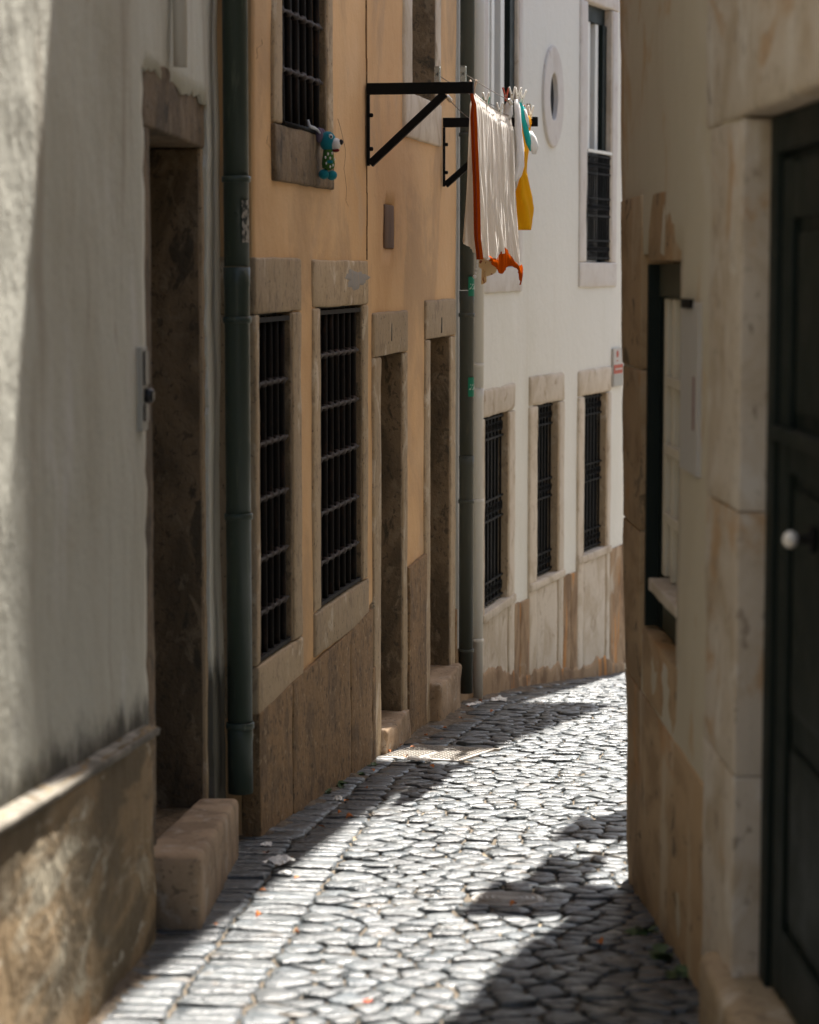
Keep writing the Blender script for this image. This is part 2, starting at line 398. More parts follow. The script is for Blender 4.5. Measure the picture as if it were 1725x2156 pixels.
M['cast_iron'] = material('worn_cast_iron', (0.34, 0.32, 0.29), [((20, 20, 20), 5, 0.4, 0.46, 0.66, (0.22, 0.17, 0.12), 0.6)], rough=0.45, spec=0.6, bumps=[((60, 60, 60), 4, 0.4, 0.002)])
M['leaf_orange'] = material('dry_orange_leaf', (0.50, 0.17, 0.04), [((60, 60, 60), 4, 0.3, 0.5, 0.7, (0.30, 0.11, 0.04), 0.7)], rough=0.7, rand=0.35)
M['leaf_green'] = material('dull_green_leaf', (0.055, 0.095, 0.035), [((30, 30, 30), 4, 0.3, 0.5, 0.7, (0.035, 0.06, 0.025), 0.7)], rough=0.6, rand=0.2)
M['paper'] = material('crumpled_white_paper', (0.78, 0.77, 0.74), rough=0.8)
M['terry'] = material('white_terry_cloth', (0.76, 0.70, 0.62), rough=1.0, sheen=0.3, trans=0.22, bumps=[((260, 260, 260), 3, 0.6, 0.004), ((60, 60, 14), 3, 0.35, 0.006)])
M['orange_trim'] = material('orange_velour', (0.33, 0.050, 0.003), rough=1.0, spec=0.0, bumps=[((180, 180, 180), 3, 0.4, 0.003)])
M['cotton_white'] = material('white_cotton', (0.74, 0.73, 0.72), rough=0.95, trans=0.25, bumps=[((150, 150, 150), 3, 0.3, 0.002)])
M['cotton_teal'] = material('turquoise_cotton', (0.02, 0.42, 0.40), rough=0.9, trans=0.25)
M['cotton_yellow'] = material('yellow_cotton', (0.82, 0.50, 0.008), rough=0.9, trans=0.5, bumps=[((120, 120, 120), 3, 0.3, 0.002)])
M['print_cream'] = material('printed_cream_cotton', (0.74, 0.58, 0.34), [((26, 26, 26), 2, 0.4, 0.60, 0.63, (0.25, 0.05, 0.03), 0.9)], rough=0.95, trans=0.3)
M['peg_white'] = material('white_peg_plastic', (0.80, 0.78, 0.72), rough=0.45)
M['peg_red'] = material('red_peg_plastic', (0.50, 0.10, 0.06), rough=0.45)
M['peg_green'] = material('green_peg_plastic', (0.10, 0.36, 0.26), rough=0.45)
M['peg_wood'] = material('pale_wood_peg', (0.52, 0.40, 0.31), rough=0.7)
M['plush_teal'] = material('turquoise_plush', (0.006, 0.16, 0.21), rough=1.0, sheen=0.1, bumps=[((200, 200, 200), 3, 0.4, 0.003)])
M['plush_green'] = material('green_plush', (0.05, 0.13, 0.03), rough=1.0, bumps=[((200, 200, 200), 3, 0.4, 0.003)])
M['plush_purple'] = material('purple_grey_plush', (0.11, 0.085, 0.13), rough=1.0)
M['plush_white'] = material('white_plush', (0.62, 0.60, 0.60), rough=1.0)
M['plush_black'] = material('black_plush', (0.012, 0.012, 0.015), rough=0.8)
M['plush_red'] = material('dark_red_felt', (0.14, 0.015, 0.02), rough=1.0)
M['sticker_green'] = material('green_sticker', (0.0, 0.16, 0.085), rough=0.5)
M['sticker_white'] = material('white_sticker_print', (0.75, 0.75, 0.72), rough=0.6)
M['sticker_worn'] = material('worn_white_sticker', (0.42, 0.38, 0.32), [((60, 60, 40), 4, 0.3, 0.46, 0.54, (0.035, 0.04, 0.035), 0.95)], rough=0.7)
M['sign_red'] = material('red_sign_print', (0.40, 0.07, 0.035), rough=0.6)
M['sign_grey'] = material('grey_sign_print', (0.36, 0.35, 0.31), rough=0.6)
M['black_plastic'] = material('black_plastic', (0.015, 0.015, 0.018), rough=0.4)
M['ribbon'] = material('pale_ribbon', (0.55, 0.57, 0.62), rough=0.6, trans=0.2)

# ------------------------------------------------------------------ the street
def gz(y):
    return -0.08 * y if y < 16.2 else -1.296 - 0.13 * (y - 16.2)

def ground_sheet():
    mb = MB()
    xs = [-140, -40, -8, -3, -1.5, 0, 1.5, 3, 8, 40, 140]
    ys = [-140, -40, -10, 0, 3, 6, 9, 12, 14, 16.2, 17, 18, 20, 22, 24, 27, 45, 150]
    def h(y):
        if y < -10: return 0.8
        return gz(min(y, 27)) - 0.014
    vs = [(x, y, h(y)) for y in ys for x in xs]
    nx = len(xs)
    fs = [(j * nx + i, j * nx + i + 1, (j + 1) * nx + i + 1, (j + 1) * nx + i) for j in range(len(ys) - 1) for i in range(nx - 1)]
    return mb.add(vs, fs, True).build('street', M['joint'])
street = ground_sheet(); clean(street, kind='structure')

def lerp_table(t, y):
    if y <= t[0][0]: return t[0][1]
    for (a, b), (c, d) in zip(t, t[1:]):
        if y <= c: return b + (d - b) * (y - a) / (c - a)
    return t[-1][1]
BAND = [(5, -0.62), (7.5, -0.45), (8.27, -0.38), (9.55, -0.28), (12.3, -0.08), (14.0, 0.26), (16.5, 0.75), (18.5, 1.25), (20, 1.75), (22, 2.5)]
LEFT = [(5, -1.06), (8.4, -0.92), (10.4, -0.80), (10.45, -0.72), (16.1, 0.28), (16.75, 0.40), (18.46, 0.81), (19.98, 1.31), (22, 2.05)]
MANHOLE = (0.38, 8.90, 0.155)
COVER = dict(c=(0.155, 13.42), ax=(0.925, -0.38), w=0.50, d=0.56)

def in_cover(x, y, m=0.03):
    dx, dy = x - COVER['c'][0], y - COVER['c'][1]
    a = dx * COVER['ax'][0] + dy * COVER['ax'][1]; b = -dx * COVER['ax'][1] + dy * COVER['ax'][0]
    return abs(a) < COVER['w'] / 2 + m and abs(b) < COVER['d'] / 2 + m

def lay_cobbles():
    rnd = random.Random(11)
    seeds = []
    y = 5.7
    row = 0
    while y < 22.4:
        l, b = lerp_table(LEFT, y), lerp_table(BAND, y)
        n = 2 if b - l < 0.62 else 3
        w = (b - l) / n
        for k in range(n):
            seeds.append((l + w * (k + 0.5) + rnd.uniform(-.012, .012), y + (0.05 if k % 2 else 0) + rnd.uniform(-.012, .012), 0))
        y += 0.098 + rnd.uniform(-.008, .012)
    y = 5.7
    while y < 22.4:
        b = lerp_table(BAND, y)
        right = 1.35 if y < 9.5 else 0.105 * y + 0.6
        wv = 0.128
        x = b + 0.075 + (row % 2) * wv / 2
        first = True
        while x < right:
            jx, jy = (0.01, 0.02) if first else (0.038, 0.023)
            seeds.append((x + rnd.uniform(-jx, jx), y + rnd.uniform(-jy, jy), 1))
            x += wv * rnd.choice((0.8, 0.95, 1.0, 1.1, 1.3)); first = False
        y += 0.088; row += 1
    seeds = [s for s in seeds if not in_cover(s[0], s[1]) and (s[0] - MANHOLE[0]) ** 2 + (s[1] - MANHOLE[1]) ** 2 > MANHOLE[2] ** 2 * 1.25]
    # ghosts that keep stones out of the iron covers
    ghosts = []
    for k in range(6):
        a = k * math.pi / 3; ghosts.append((MANHOLE[0] + 0.09 * math.cos(a), MANHOLE[1] + 0.09 * math.sin(a)))
    for i in range(5):
        for j in range(5):
            a = (i / 4 - .5) * (COVER['w'] - .08); b = (j / 4 - .5) * (COVER['d'] - .08)
            ghosts.append((COVER['c'][0] + a * COVER['ax'][0] - b * COVER['ax'][1], COVER['c'][1] + a * COVER['ax'][1] + b * COVER['ax'][0]))
    allp = [(x, y) for x, y, _ in seeds] + ghosts
    grid = {}
    C = 0.25
    for i, (x, y) in enumerate(allp): grid.setdefault((int(x // C), int(y // C)), []).append(i)
    stones = []
    for i, (x, y, kind) in enumerate(seeds):
        poly = [(x - .22, y - .22), (x + .22, y - .22), (x + .22, y + .22), (x - .22, y + .22)]
        cx, cy = int(x // C), int(y // C)
        nb = [j for a in (-2, -1, 0, 1, 2) for b in (-2, -1, 0, 1, 2) for j in grid.get((cx + a, cy + b), ()) if j != i]
        nb.sort(key=lambda j: (allp[j][0] - x) ** 2 + (allp[j][1] - y) ** 2)
        for j in nb[:22]:
            qx, qy = allp[j]; dx, dy = qx - x, qy - y; d = math.hypot(dx, dy)
            if d < 1e-6: continue
            nx_, ny_ = dx / d, dy / d; lim = d / 2
            out = []
            for a in range(len(poly)):
                p, q = poly[a], poly[(a + 1) % len(poly)]
                dp = (p[0] - x) * nx_ + (p[1] - y) * ny_ - lim; dq = (q[0] - x) * nx_ + (q[1] - y) * ny_ - lim
                if dp <= 0: out.append(p)
                if dp * dq < 0:
                    t = dp / (dp - dq); out.append((p[0] + (q[0] - p[0]) * t, p[1] + (q[1] - p[1]) * t))
            poly = out
            if len(poly) < 3: break
        if len(poly) < 3: continue
        pc = (sum(p[0] for p in poly) / len(poly), sum(p[1] for p in poly) / len(poly))
        # drop tiny edges, shrink for the joint, roughen the outline
        pp = [p for k, p in enumerate(poly) if math.dist(p, poly[k - 1]) > 0.018]
        if len(pp) < 3: continue
        pts = []
        for k, p in enumerate(pp):
            q = pp[(k + 1) % len(pp)]
            pts.append(p); pts.append(((p[0] + q[0]) / 2 + rnd.uniform(-.005, .005), (p[1] + q[1]) / 2 + rnd.uniform(-.005, .005)))
        gap = rnd.uniform(0.0015, 0.005) if kind else rnd.uniform(0.001, 0.005)
        P = []
        for k, p in enumerate(pts):
            dx, dy = p[0] - pc[0], p[1] - pc[1]; d = math.hypot(dx, dy)
            g = gap + (0.003 if k % 2 == 0 else 0.0) + rnd.uniform(0, .003)
            s_ = max(0.3, (d - g) / d); P.append((pc[0] + dx * s_, pc[1] + dy * s_))
        stones.append((pc, P, kind))
    def shape(pc, P):
        h = rnd.gauss(0, 0.0035); tx, ty = rnd.gauss(0, 0.020), rnd.gauss(0, 0.034)
        z0 = gz(pc[1])
        def top(x, y, e): return gz(y) + h + tx * (x - pc[0]) + ty * (y - pc[1]) - e
        n = len(P); vs = []
        for (x, y) in P: vs.append((x - pc[0], y - pc[1], gz(y) - 0.04 - z0))
        for (x, y) in P: vs.append((x - pc[0], y - pc[1], top(x, y, 0.0035 + rnd.uniform(0, .006)) - z0))
        for (x, y) in P:
            a = 0.86; X, Y = pc[0] + (x - pc[0]) * a, pc[1] + (y - pc[1]) * a
            vs.append((X - pc[0], Y - pc[1], top(X, Y, 0.001 + rnd.uniform(-.0025, .0025)) - z0))
        vs.append((0, 0, h + rnd.uniform(-.002, .003)))
        fs = []
        for k in range(n):
            m = (k + 1) % n
            fs.append((k, m, n + m, n + k)); fs.append((n + k, n + m, 2 * n + m, 2 * n + k)); fs.append((2 * n + k, 2 * n + m, 3 * n))
        v = rnd.uniform(0.58, 1.30); w = rnd.uniform(-0.05, 0.06)
        tone = (v * (1 + w), v, v * (1 - w), 1.0)
        return vs, fs, tone, z0
    def share(s):
        (x, y), P, _ = s
        inview = abs(x) / y < 0.172 and 6.55 < y and not (y > 9.4 and x / y > 0.095)
        return (0 if inview else 1, y)
    stones.sort(key=share)
    def mesh(vs, fs, tones, name):
        me = bpy.data.meshes.new(name); me.from_pydata(vs, [], fs)
        ca = me.color_attributes.new('tone', 'FLOAT_COLOR', 'POINT')
        ca.data.foreach_set('color', [c for t in tones for c in t])
        for p in me.polygons: p.use_smooth = True
        me.update(); return me
    for (pc, P, kind) in stones[:300]:
        vs, fs, tone, z0 = shape(pc, P)
        o = link('cobblestone', mesh(vs, fs, [tone] * len(vs), 'cobblestone'), M['cobble'], street)
        o.location = (pc[0], pc[1], z0)
    V, Fc, T = [], [], []
    for (pc, P, kind) in stones[300:]:
        vs, fs, tone, z0 = shape(pc, P); b = len(V)
        V += [(x + pc[0], y + pc[1], z + z0) for x, y, z in vs]; Fc += [tuple(i + b for i in f) for f in fs]; T += [tone] * len(vs)
    o = link('cobblestones', mesh(V, Fc, T, 'cobblestones'), M['cobble'], street)
    clean(o, kind='stuff')
    return len(stones)
lay_cobbles()

# ------------------------------------------------------------------ facade frames
def facade(name, p0, p1, label, cat='building', inv=False):
    """Empty whose local x runs along the wall, local y goes into the building, z is up"""
    d = Vector((p1[0] - p0[0], p1[1] - p0[1])); rz = math.atan2(d.y, d.x)
    return empty(name, (p0[0], p0[1], 0), rz, label, cat)

def shell(parent, s0, s1, front, back, z0, z1, mat, roofmat, eave=0.0, rise=0.5, roof_s=None):
    """the building's body behind its street face, and a low pitched roof"""
    mb = MB()
    a, b = s0, s1
    vs = [(a, front, z0), (b, front, z0), (b, back, z0), (a, back, z0), (a, front, z1), (b, front, z1), (b, back, z1), (a, back, z1)]
    mb.add(vs, [(0, 3, 7, 4), (1, 5, 6, 2), (3, 2, 6, 7), (4, 7, 6, 5)])
    mb.build('side_wall', mat, parent)
    mb = MB()
    r0, r1 = roof_s or (s0, s1)
    y0 = -eave; ym = (front + back) / 2
    sec = [(y0, z1 + .002), (y0, z1 + .07), (ym, z1 + .07 + rise), (back, z1 + .07), (back, z1 + .002), (ym, z1 + rise - .05)]
    n = len(sec)
    vs = [(r0, y, z) for y, z in sec] + [(r1, y, z) for y, z in sec]
    fs = [(k, (k + 1) % n, n + (k + 1) % n, n + k) for k in range(n)] + [tuple(range(n))[::-1], tuple(range(n, 2 * n))]
    mb.add(vs, fs).build('roof', roofmat, parent)

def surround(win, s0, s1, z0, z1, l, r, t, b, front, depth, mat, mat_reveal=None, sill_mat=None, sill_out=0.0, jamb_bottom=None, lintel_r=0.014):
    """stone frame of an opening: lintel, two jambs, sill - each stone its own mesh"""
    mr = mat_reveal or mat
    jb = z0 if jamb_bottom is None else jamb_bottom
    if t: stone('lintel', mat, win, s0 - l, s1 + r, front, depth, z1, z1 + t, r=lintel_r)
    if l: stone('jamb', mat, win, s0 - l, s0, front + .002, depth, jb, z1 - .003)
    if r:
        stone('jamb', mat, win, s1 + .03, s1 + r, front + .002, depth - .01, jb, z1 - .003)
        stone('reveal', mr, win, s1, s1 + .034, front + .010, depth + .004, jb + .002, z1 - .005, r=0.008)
    if b: stone('sill', sill_mat or mat, win, s0 - l + .002, s1 + r - .002, front - .003 - sill_out, depth + .002, z0 - b, z0 - .003)

def grille_old(win, s0, s1, z0, z1, depth, bars, rows, mat):
    """round rusty bars threaded through beaded cross rails"""
    for k in range(bars):
        s = s0 + (s1 - s0) * (k + 0.5) / bars
        pts = [(s + 0.004 * math.sin(k * 2.1 + z * 3), depth, z) for z in [z0 + (z1 - z0) * i / 10 for i in range(11)]]
        MB().tube(pts, 0.0155, 8).build('bar', mat, win)
    for z in rows:
        pts, rad = [], []
        n = bars * 8
        for i in range(n + 1):
            u = i / n; ph = math.cos(2 * math.pi * (u * bars - 0.5))
            pts.append((s0 + (s1 - s0) * u, depth - 0.010 + 0.012 * max(0, ph), z + 0.002 * math.sin(i)))
            rad.append(0.0075 + 0.017 * max(0, ph))
        MB().tube(pts, rad, 8).build('cross_rail', M['rust_rail'], win)

def grille_fancy(win, s0, s1, z0, z1, depth, mat, bands=(0.0, 0.5, 1.0), bars=7):
    """square bars with bands of small scrolls at foot, middle and head"""
    for k in range(bars):
        s = s0 + (s1 - s0) * (k + 0.5) / bars
        MB().box(s - .007, s + .007, depth - .007, depth + .007, z0, z1).build('bar', mat, win)
    h = 0.075
    for f in bands:
        zc = z0 + (z1 - z0) * f
        zc = min(max(zc, z0 + h + .02), z1 - h - .02)
        mb = MB()
        for z in (zc - h, zc + h): mb.box(s0, s1, depth - .011, depth + .011, z - .008, z + .008)
        mb.build('rail', mat, win)
        mb = MB()
        n = bars * 2
        for k in range(n):
            s = s0 + (s1 - s0) * (k + 0.5) / n; rr = (s1 - s0) / n * 0.42
            mb.tube([(s + rr * math.cos(a), depth - .002, zc + rr * 1.25 * math.sin(a)) for a in [i * math.pi / 5 for i in range(11)]], .005, 5, cap=False)
        mb.build('scroll_band', mat, win)

# ------------------------------------------------------------------ 1: grey house, near left
LX = lambda y: -1.278 + 0.048 * y
grey = facade('grey_house', (LX(3), 3), (LX(10.45), 10.45), 'grey plastered house with a mossy brown plinth and deep doorway at the left edge')
LW = 0.05
def plz(s):  # top of the plinth
    return 0.325 - 0.098 * (s - 2.7)
def mould_warp(p): return p
skin('wall', M['plaster_grey'], grey, -2.0, 7.46, -1.4, 7.0, holes=[(5.36, 7.03, -1.4, 2.39)], depth=LW, amp=0.012, step=0.07, thick=0.05, jag=0.035, seed=3.1)
shell(grey, -2.0, 7.44, 0.14, 4.0, -1.4, 7.0, M['plaster_grey'], M['roof'])
# plinth with bevelled ledge
mb = MB()
def pl(u, v):
    s = -2.0 + 7.25 * u
    prof = [(0.0, -1.3), (0.0, 0), (0.0, 1), (0.012, 1), (0.10, 1)]
    t = plz(s)
    if v < 0.9:
        y = 0.010 * fbm(s * 2.0, v * 4, 1.0) + 0.004 * fbm(s * 9, v * 12, 2.0); z = -1.3 + (t + 1.3) * v / 0.9
        if s > 4.9: y += 0.02 * max(0, (s - 4.9) / .35) ** 3
    else:
        y = 0.006 + (v - 0.9) / 0.1 * 0.09; z = t + 0.008 - 0.004 * fbm(s * 6, 0, v * 20) + (v - 0.9) * 0.10
    return (s, y, z)
mb.grid(pl, 110, 40)
mb.add([pl(1, k / 40) for k in range(41)] + [(5.25, 0.12, pl(1, k / 40)[2]) for k in range(41)], [(k, k + 1, 42 + k, 41 + k) for k in range(40)], True)
mb.build('plinth', M['plinth_grey'], grey)
mb = MB()
def lg(u, v):
    s = -2.0 + 7.25 * u
    return (s, -0.006 + 0.075 * v, plz(s) + 0.014 + 0.004 * fbm(s * 5, v * 3, 9) - 0.012 * (1 - v) ** 3)
mb.grid(lg, 90, 5)
mb.add([lg(i / 90, 0) for i in range(91)] + [(lg(i / 90, 0)[0], 0.0, lg(i / 90, 0)[2] - 0.022) for i in range(91)], [(i, 91 + i, 92 + i, i + 1) for i in range(90)], True)
mb.build('ledge', M['ledge'], grey)
# black mould growing in the plaster along the ledge
def mould_stain(m):
    nt = m.node_tree; N, L = nt.nodes, nt.links
    bsdf = N['Principled BSDF']; src = bsdf.inputs['Base Color'].links[0].from_socket
    tc = N.new('ShaderNodeTexCoord'); sp = N.new('ShaderNodeSeparateXYZ'); L.new(tc.outputs['Object'], sp.inputs[0])
    ma = N.new('ShaderNodeMath'); ma.operation = 'MULTIPLY_ADD'; ma.inputs[1].default_value = 0.098; ma.inputs[2].default_value = -0.325 - 0.2646
    L.new(sp.outputs['X'], ma.inputs[0])
    d = N.new('ShaderNodeMath'); d.operation = 'ADD'; L.new(sp.outputs['Z'], d.inputs[0]); L.new(ma.outputs[0], d.inputs[1])
    mp = N.new('ShaderNodeMapping'); mp.inputs['Scale'].default_value = (5, 5, 4); L.new(tc.outputs['Object'], mp.inputs['Vector'])
    nz = N.new('ShaderNodeTexNoise'); nz.inputs['Scale'].default_value = 1; nz.inputs['Detail'].default_value = 6; nz.inputs['Roughness'].default_value = 0.7
    L.new(mp.outputs[0], nz.inputs['Vector'])
    k = N.new('ShaderNodeMath'); k.operation = 'MULTIPLY_ADD'; k.inputs[1].default_value = -0.42; L.new(nz.outputs['Fac'], k.inputs[0]); L.new(d.outputs[0], k.inputs[2])
    mr = N.new('ShaderNodeMapRange'); mr.interpolation_type = 'SMOOTHSTEP'
    mr.inputs['From Min'].default_value = -0.21; mr.inputs['From Max'].default_value = -0.06; mr.inputs['To Min'].default_value = 0.9; mr.inputs['To Max'].default_value = 0
    L.new(k.outputs[0], mr.inputs['Value'])
    mx = N.new('ShaderNodeMix'); mx.data_type = 'RGBA'; mx.inputs['B'].default_value = (0.055, 0.05, 0.035, 1)
    L.new(mr.outputs[0], mx.inputs['Factor']); L.new(src, mx.inputs['A']); L.new(mx.outputs['Result'], bsdf.inputs['Base Color'])
M['plaster_mould'] = M['plaster_grey'].copy(); M['plaster_mould'].name = 'grey_plaster_with_mould'; mould_stain(M['plaster_mould'])
o = [c for c in grey.children if c.name.startswith('wall')][0]; o.data.materials[0] = M['plaster_mould']
door = MB().box(5.5, 7.05, 0.50, 0.53, -0.7, 2.25).build('door', M['wood_dark'], grey)
for k in range(6):
    MB().box(5.62 + k * .225, 5.62 + k * .225 + .219, 0.475, 0.50, -0.45, 2.18, .006).build('board', M['wood_dark'], door)
stone('jamb', M['limestone_soot'], grey, 5.33, 5.60, 0.066, 0.48, -0.45, 2.19, r=0.012)
stone('jamb', M['limestone'], grey, 6.976, 7.10, 0.066, 0.48, -0.75, 2.19, r=0.012)
stone('reveal', M['limestone_soot'], grey, 6.955, 6.985, 0.078, 0.50, -0.75, 2.185, r=0.006, amp=0.006)
stone('lintel', M['limestone_soot'], grey, 5.34, 7.10, 0.062, 0.50, 2.19, 2.44, r=0.014)
stone('threshold', M['limestone_soot'], grey, 5.32, 7.0, 0.12, 0.52, -1.1, -0.60, r=0.015)
def stepwarp(p):
    s, y, z = p
    u = (s - 5.30) / 1.6
    if y < 0: y *= 1.0 - 0.42 * u
    return (s, y, z - 0.15 * u)
stone('doorstep', M['step'], grey, 5.30, 6.92, -0.135, 0.10, -0.74, -0.395, r=0.030, seg=0.05, amp=0.002, chip=0.06, warp=stepwarp)
MB().tube([(6.08, 0.022, z) for z in (2.445, 3.2, 4.5, 6.9)], 0.028, 10).build('vent_pipe', M['pipe_white'], grey)
# name plate with bell
bell = empty('doorbell', (0, 0, 0), 0, 'narrow dark doorbell plate with a round black button beside the grey house doorway', 'doorbell')
bell.location = grey.matrix_basis @ Vector((5.2, 0.05, 1.28)); bell.rotation_euler = grey.rotation_euler
MB().box(-.055, .055, -.022, .004, -.15, .14, .004).build('plate', M['sign_grey'], bell)
MB().box(-.036, .036, -.030, -.02, .01, .125).build('speaker_grille', M['black_plastic'], bell)
MB().box(-.036, .036, -.030, -.02, -.115, -.06).build('name_card', M['black_plastic'], bell)
MB().lathe([(.026, -.021), (.026, -.044), (.018, -.052)], (0.0, 0, -.028), 14, 'y').build('button', M['black_plastic'], bell)

# ------------------------------------------------------------------ 2: ochre house
OX = lambda y: -2.478 + 0.174 * y
ochre = facade('ochre_house', (OX(10.1), 10.1), (OX(16.75), 16.75), 'ochre orange house with barred windows and two narrow stone doorways')
OE = 6.11
oh = [(0.28, 1.10, -0.16, 1.62), (1.58, 2.82, -0.10, 1.62), (3.18, 4.07, -1.9, 1.33), (4.90, 5.93, -1.9, 1.38),
      (0.76, 1.92, 2.22, 4.3), (4.20, 5.30, 2.60, 4.4), (3.46, 3.75, 1.81, 2.05), (2.985, 3.09, -0.5, -0.2)]
skin('wall', M['plaster_orange'], ochre, 0.30, OE, -1.9, 8.6, holes=oh, depth=0.015, amp=0.006, step=0.09, thick=0.10, jag=0.012, seed=8.4)
shell(ochre, 0.31, OE, 0.11, 4.5, -1.9, 8.6, M['plaster_orange'], M['roof'], eave=0.61, roof_s=(0.0, 6.6))
def window_pane(parent, s0, s1, z0, z1, depth, name='window', mat=None):
    return MB().box(s0 - .03, s1 + .03, depth, depth + .04, z0 - .03, z1 + .03).build(name, mat or M['dark_void'], parent)
# ground-floor barred windows
w = window_pane(ochre, 0.36, 1.02, -0.065, 1.49, 0.075)
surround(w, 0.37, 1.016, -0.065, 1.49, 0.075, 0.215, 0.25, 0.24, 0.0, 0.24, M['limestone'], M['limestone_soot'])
MB().box(0.37, 1.014, 0.012, 0.034, 1.452, 1.474).build('top_rail', M['rust'], w)
MB().box(0.37, 1.014, 0.012, 0.040, -0.058, -0.040).build('bottom_rail', M['rust'], w)
grille_old(w, 0.37, 1.0, -0.06, 1.48, 0.034, 5, [1.178, 0.91, 0.662, 0.392, 0.152], M['rust'])
w = window_pane(ochre, 1.66, 2.738, 0.0, 1.50, 0.075)
surround(w, 1.665, 2.738, 0.0, 1.50, 0.165, 0.165, 0.235, 0.22, 0.0, 0.24, M['limestone'], M['limestone_soot'])
MB().box(1.66, 2.735, 0.012, 0.034, 1.462, 1.484).build('top_rail', M['rust'], w)
MB().box(1.66, 2.735, 0.012, 0.040, 0.008, 0.026).build('bottom_rail', M['rust'], w)
grille_old(w, 1.67, 2.72, 0.0, 1.49, 0.034, 7, [1.259, 0.996, 0.741, 0.468, 0.219], M['rust'])
# grey cement smear on the lintel of the second window
def blob(u, v):
    a = u * 2 * math.pi; rr = v * (1 + 0.18 * math.sin(3 * a + 1) + 0.12 * math.sin(7 * a) + .08 * math.sin(13 * a))
    return (2.56 + 0.30 * rr * math.cos(a), -0.0045 + 0.004 * (v > .99), 1.635 + 0.048 * rr * math.sin(a))
M['cement'] = material('grey_cement_smear', (0.27, 0.25, 0.23), [((18, 18, 9), 5, 0.3, 0.45, 0.7, (0.35, 0.28, 0.2), 0.6)], rough=0.95)
MB().grid(blob, 40, 4).build('cement_patch', M['cement'], ochre)
# doorways
def doorway(s0, s1, z0, z1, l, r, t, zb0, zb1, out):
    d = MB().box(s0 - .03, s1 + .03, 0.40, 0.44, z0 - .1, z1 + .02).build('door', M['wood_dark'], ochre)
    n = 4; wdt = (s1 - s0) / n
    for k in range(n): MB().box(s0 + k * wdt + .003, s0 + (k + 1) * wdt - .003, .38, .40, z0, z1, .005).build('board', M['wood_dark'], d)
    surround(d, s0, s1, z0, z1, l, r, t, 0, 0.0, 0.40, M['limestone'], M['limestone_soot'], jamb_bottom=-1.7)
    def wp(p):
        s, y, z = p
        dip = 0.025 * math.exp(-((s - (s0 + s1) / 2) / .18) ** 2) if z > z0 - .06 else 0
        return (s, y, z - dip - 0.02 * (s - s0))
    stone('doorstep', M['step'], d, s0 - .02, s1 + .10, -out, 0.41, -1.75, z0, r=0.020, seg=0.04, amp=0.014, chip=1.0, warp=wp)
doorway(3.297, 3.978, -0.925, 1.202, 0.215, 0.184, 0.245, -1.1, -0.9, 0.03)
doorway(5.004, 5.806, -0.953, 1.250, 0.19, 0.235, 0.245, -1.2, -0.95, 0.06)
# plinth slabs, each a panel of its own with a recessed joint
for (a, b, zt0, zt1) in ((0.295, 0.955, -0.275, -0.25), (0.963, 2.36, -0.25, -0.215), (2.367, 2.975, -0.215, -0.18), (4.168, 4.81, -0.10, -0.09)):
    def tilt(p, a=a, b=b, zt0=zt0, zt1=zt1):
        s, y, z = p
        return (s, y, z + (zt1 - zt0) * (s - a) / (b - a) if z > -1.0 else z)
    stone('plinth_slab', M['plinth_brown'], ochre, a, b, -0.008, 0.08, -1.75, zt0, r=0.008, seg=0.08, amp=0.006, warp=tilt)
stone('plinth_slab', M['plinth_brown'], ochre, 2.985, 3.078, -0.006, 0.08, -1.75, -0.52, r=0.01)
stone('plinth_slab', M['plinth_brown'], ochre, 6.045, OE, -0.004, 0.08, -1.75, -0.62, r=0.01)
MB().box(2.97, 3.10, 0.06, 0.10, -0.55, -0.17).build('hollow', M['dark_void'], ochre)
# seam where two stretches of plaster meet, and old slots in the door lintels
sm = MB()
for k in range(16):
    z0_ = 1.74 + k * .18
    sm.box(2.915 + .006 * math.sin(k * 1.7), 2.9175 + .006 * math.sin(k * 1.7), 0.007, 0.02, z0_, z0_ + .1805)
sm.build('seam', M['plinth_brown'], ochre)
for s_ in (3.60, 5.42):
    MB().box(s_ - .012, s_ + .012, -0.003, 0.02, 1.28, 1.38, .002).build('slot', M['dark_void'], ochre)
# hairline cracks in the ochre plaster
rc = random.Random(3)
for (s_, z_, dx, dz, n_) in ((0.40, 2.6, .05, .03, 6), (0.62, 2.28, .05, -.05, 6), (2.15, 2.45, .03, -.09, 9)):
    pts = [(s_, z_)]
    for k in range(n_): pts.append((pts[-1][0] + .6 * dx * rc.uniform(.3, 1.5) + rc.uniform(-.05, .05), pts[-1][1] + .5 * dz * rc.uniform(.3, 1.4) + rc.uniform(-.012, .012)))
    MB().tube([(p[0], 0.0135 + .006 * fbm(p[0] * 1.1 + 8.4, p[1] * 1.1, 8.4), p[1]) for p in pts], 0.0007, 4).build('crack', M['wood_dark'], ochre)
# small wooden meter hatch
hatch = stone('hatch', M['wood_hatch'] if 'wood_hatch' in M else material('weathered_hatch_wood', (0.125, 0.070, 0.040), [((40, 40, 4), 4, 0.3, 0.5, 0.68, (0.06, 0.034, 0.02), 0.8)], rough=0.9), ochre, 3.455, 3.755, 0.012, 0.06, 1.808, 2.055, r=0.005, amp=0.001)
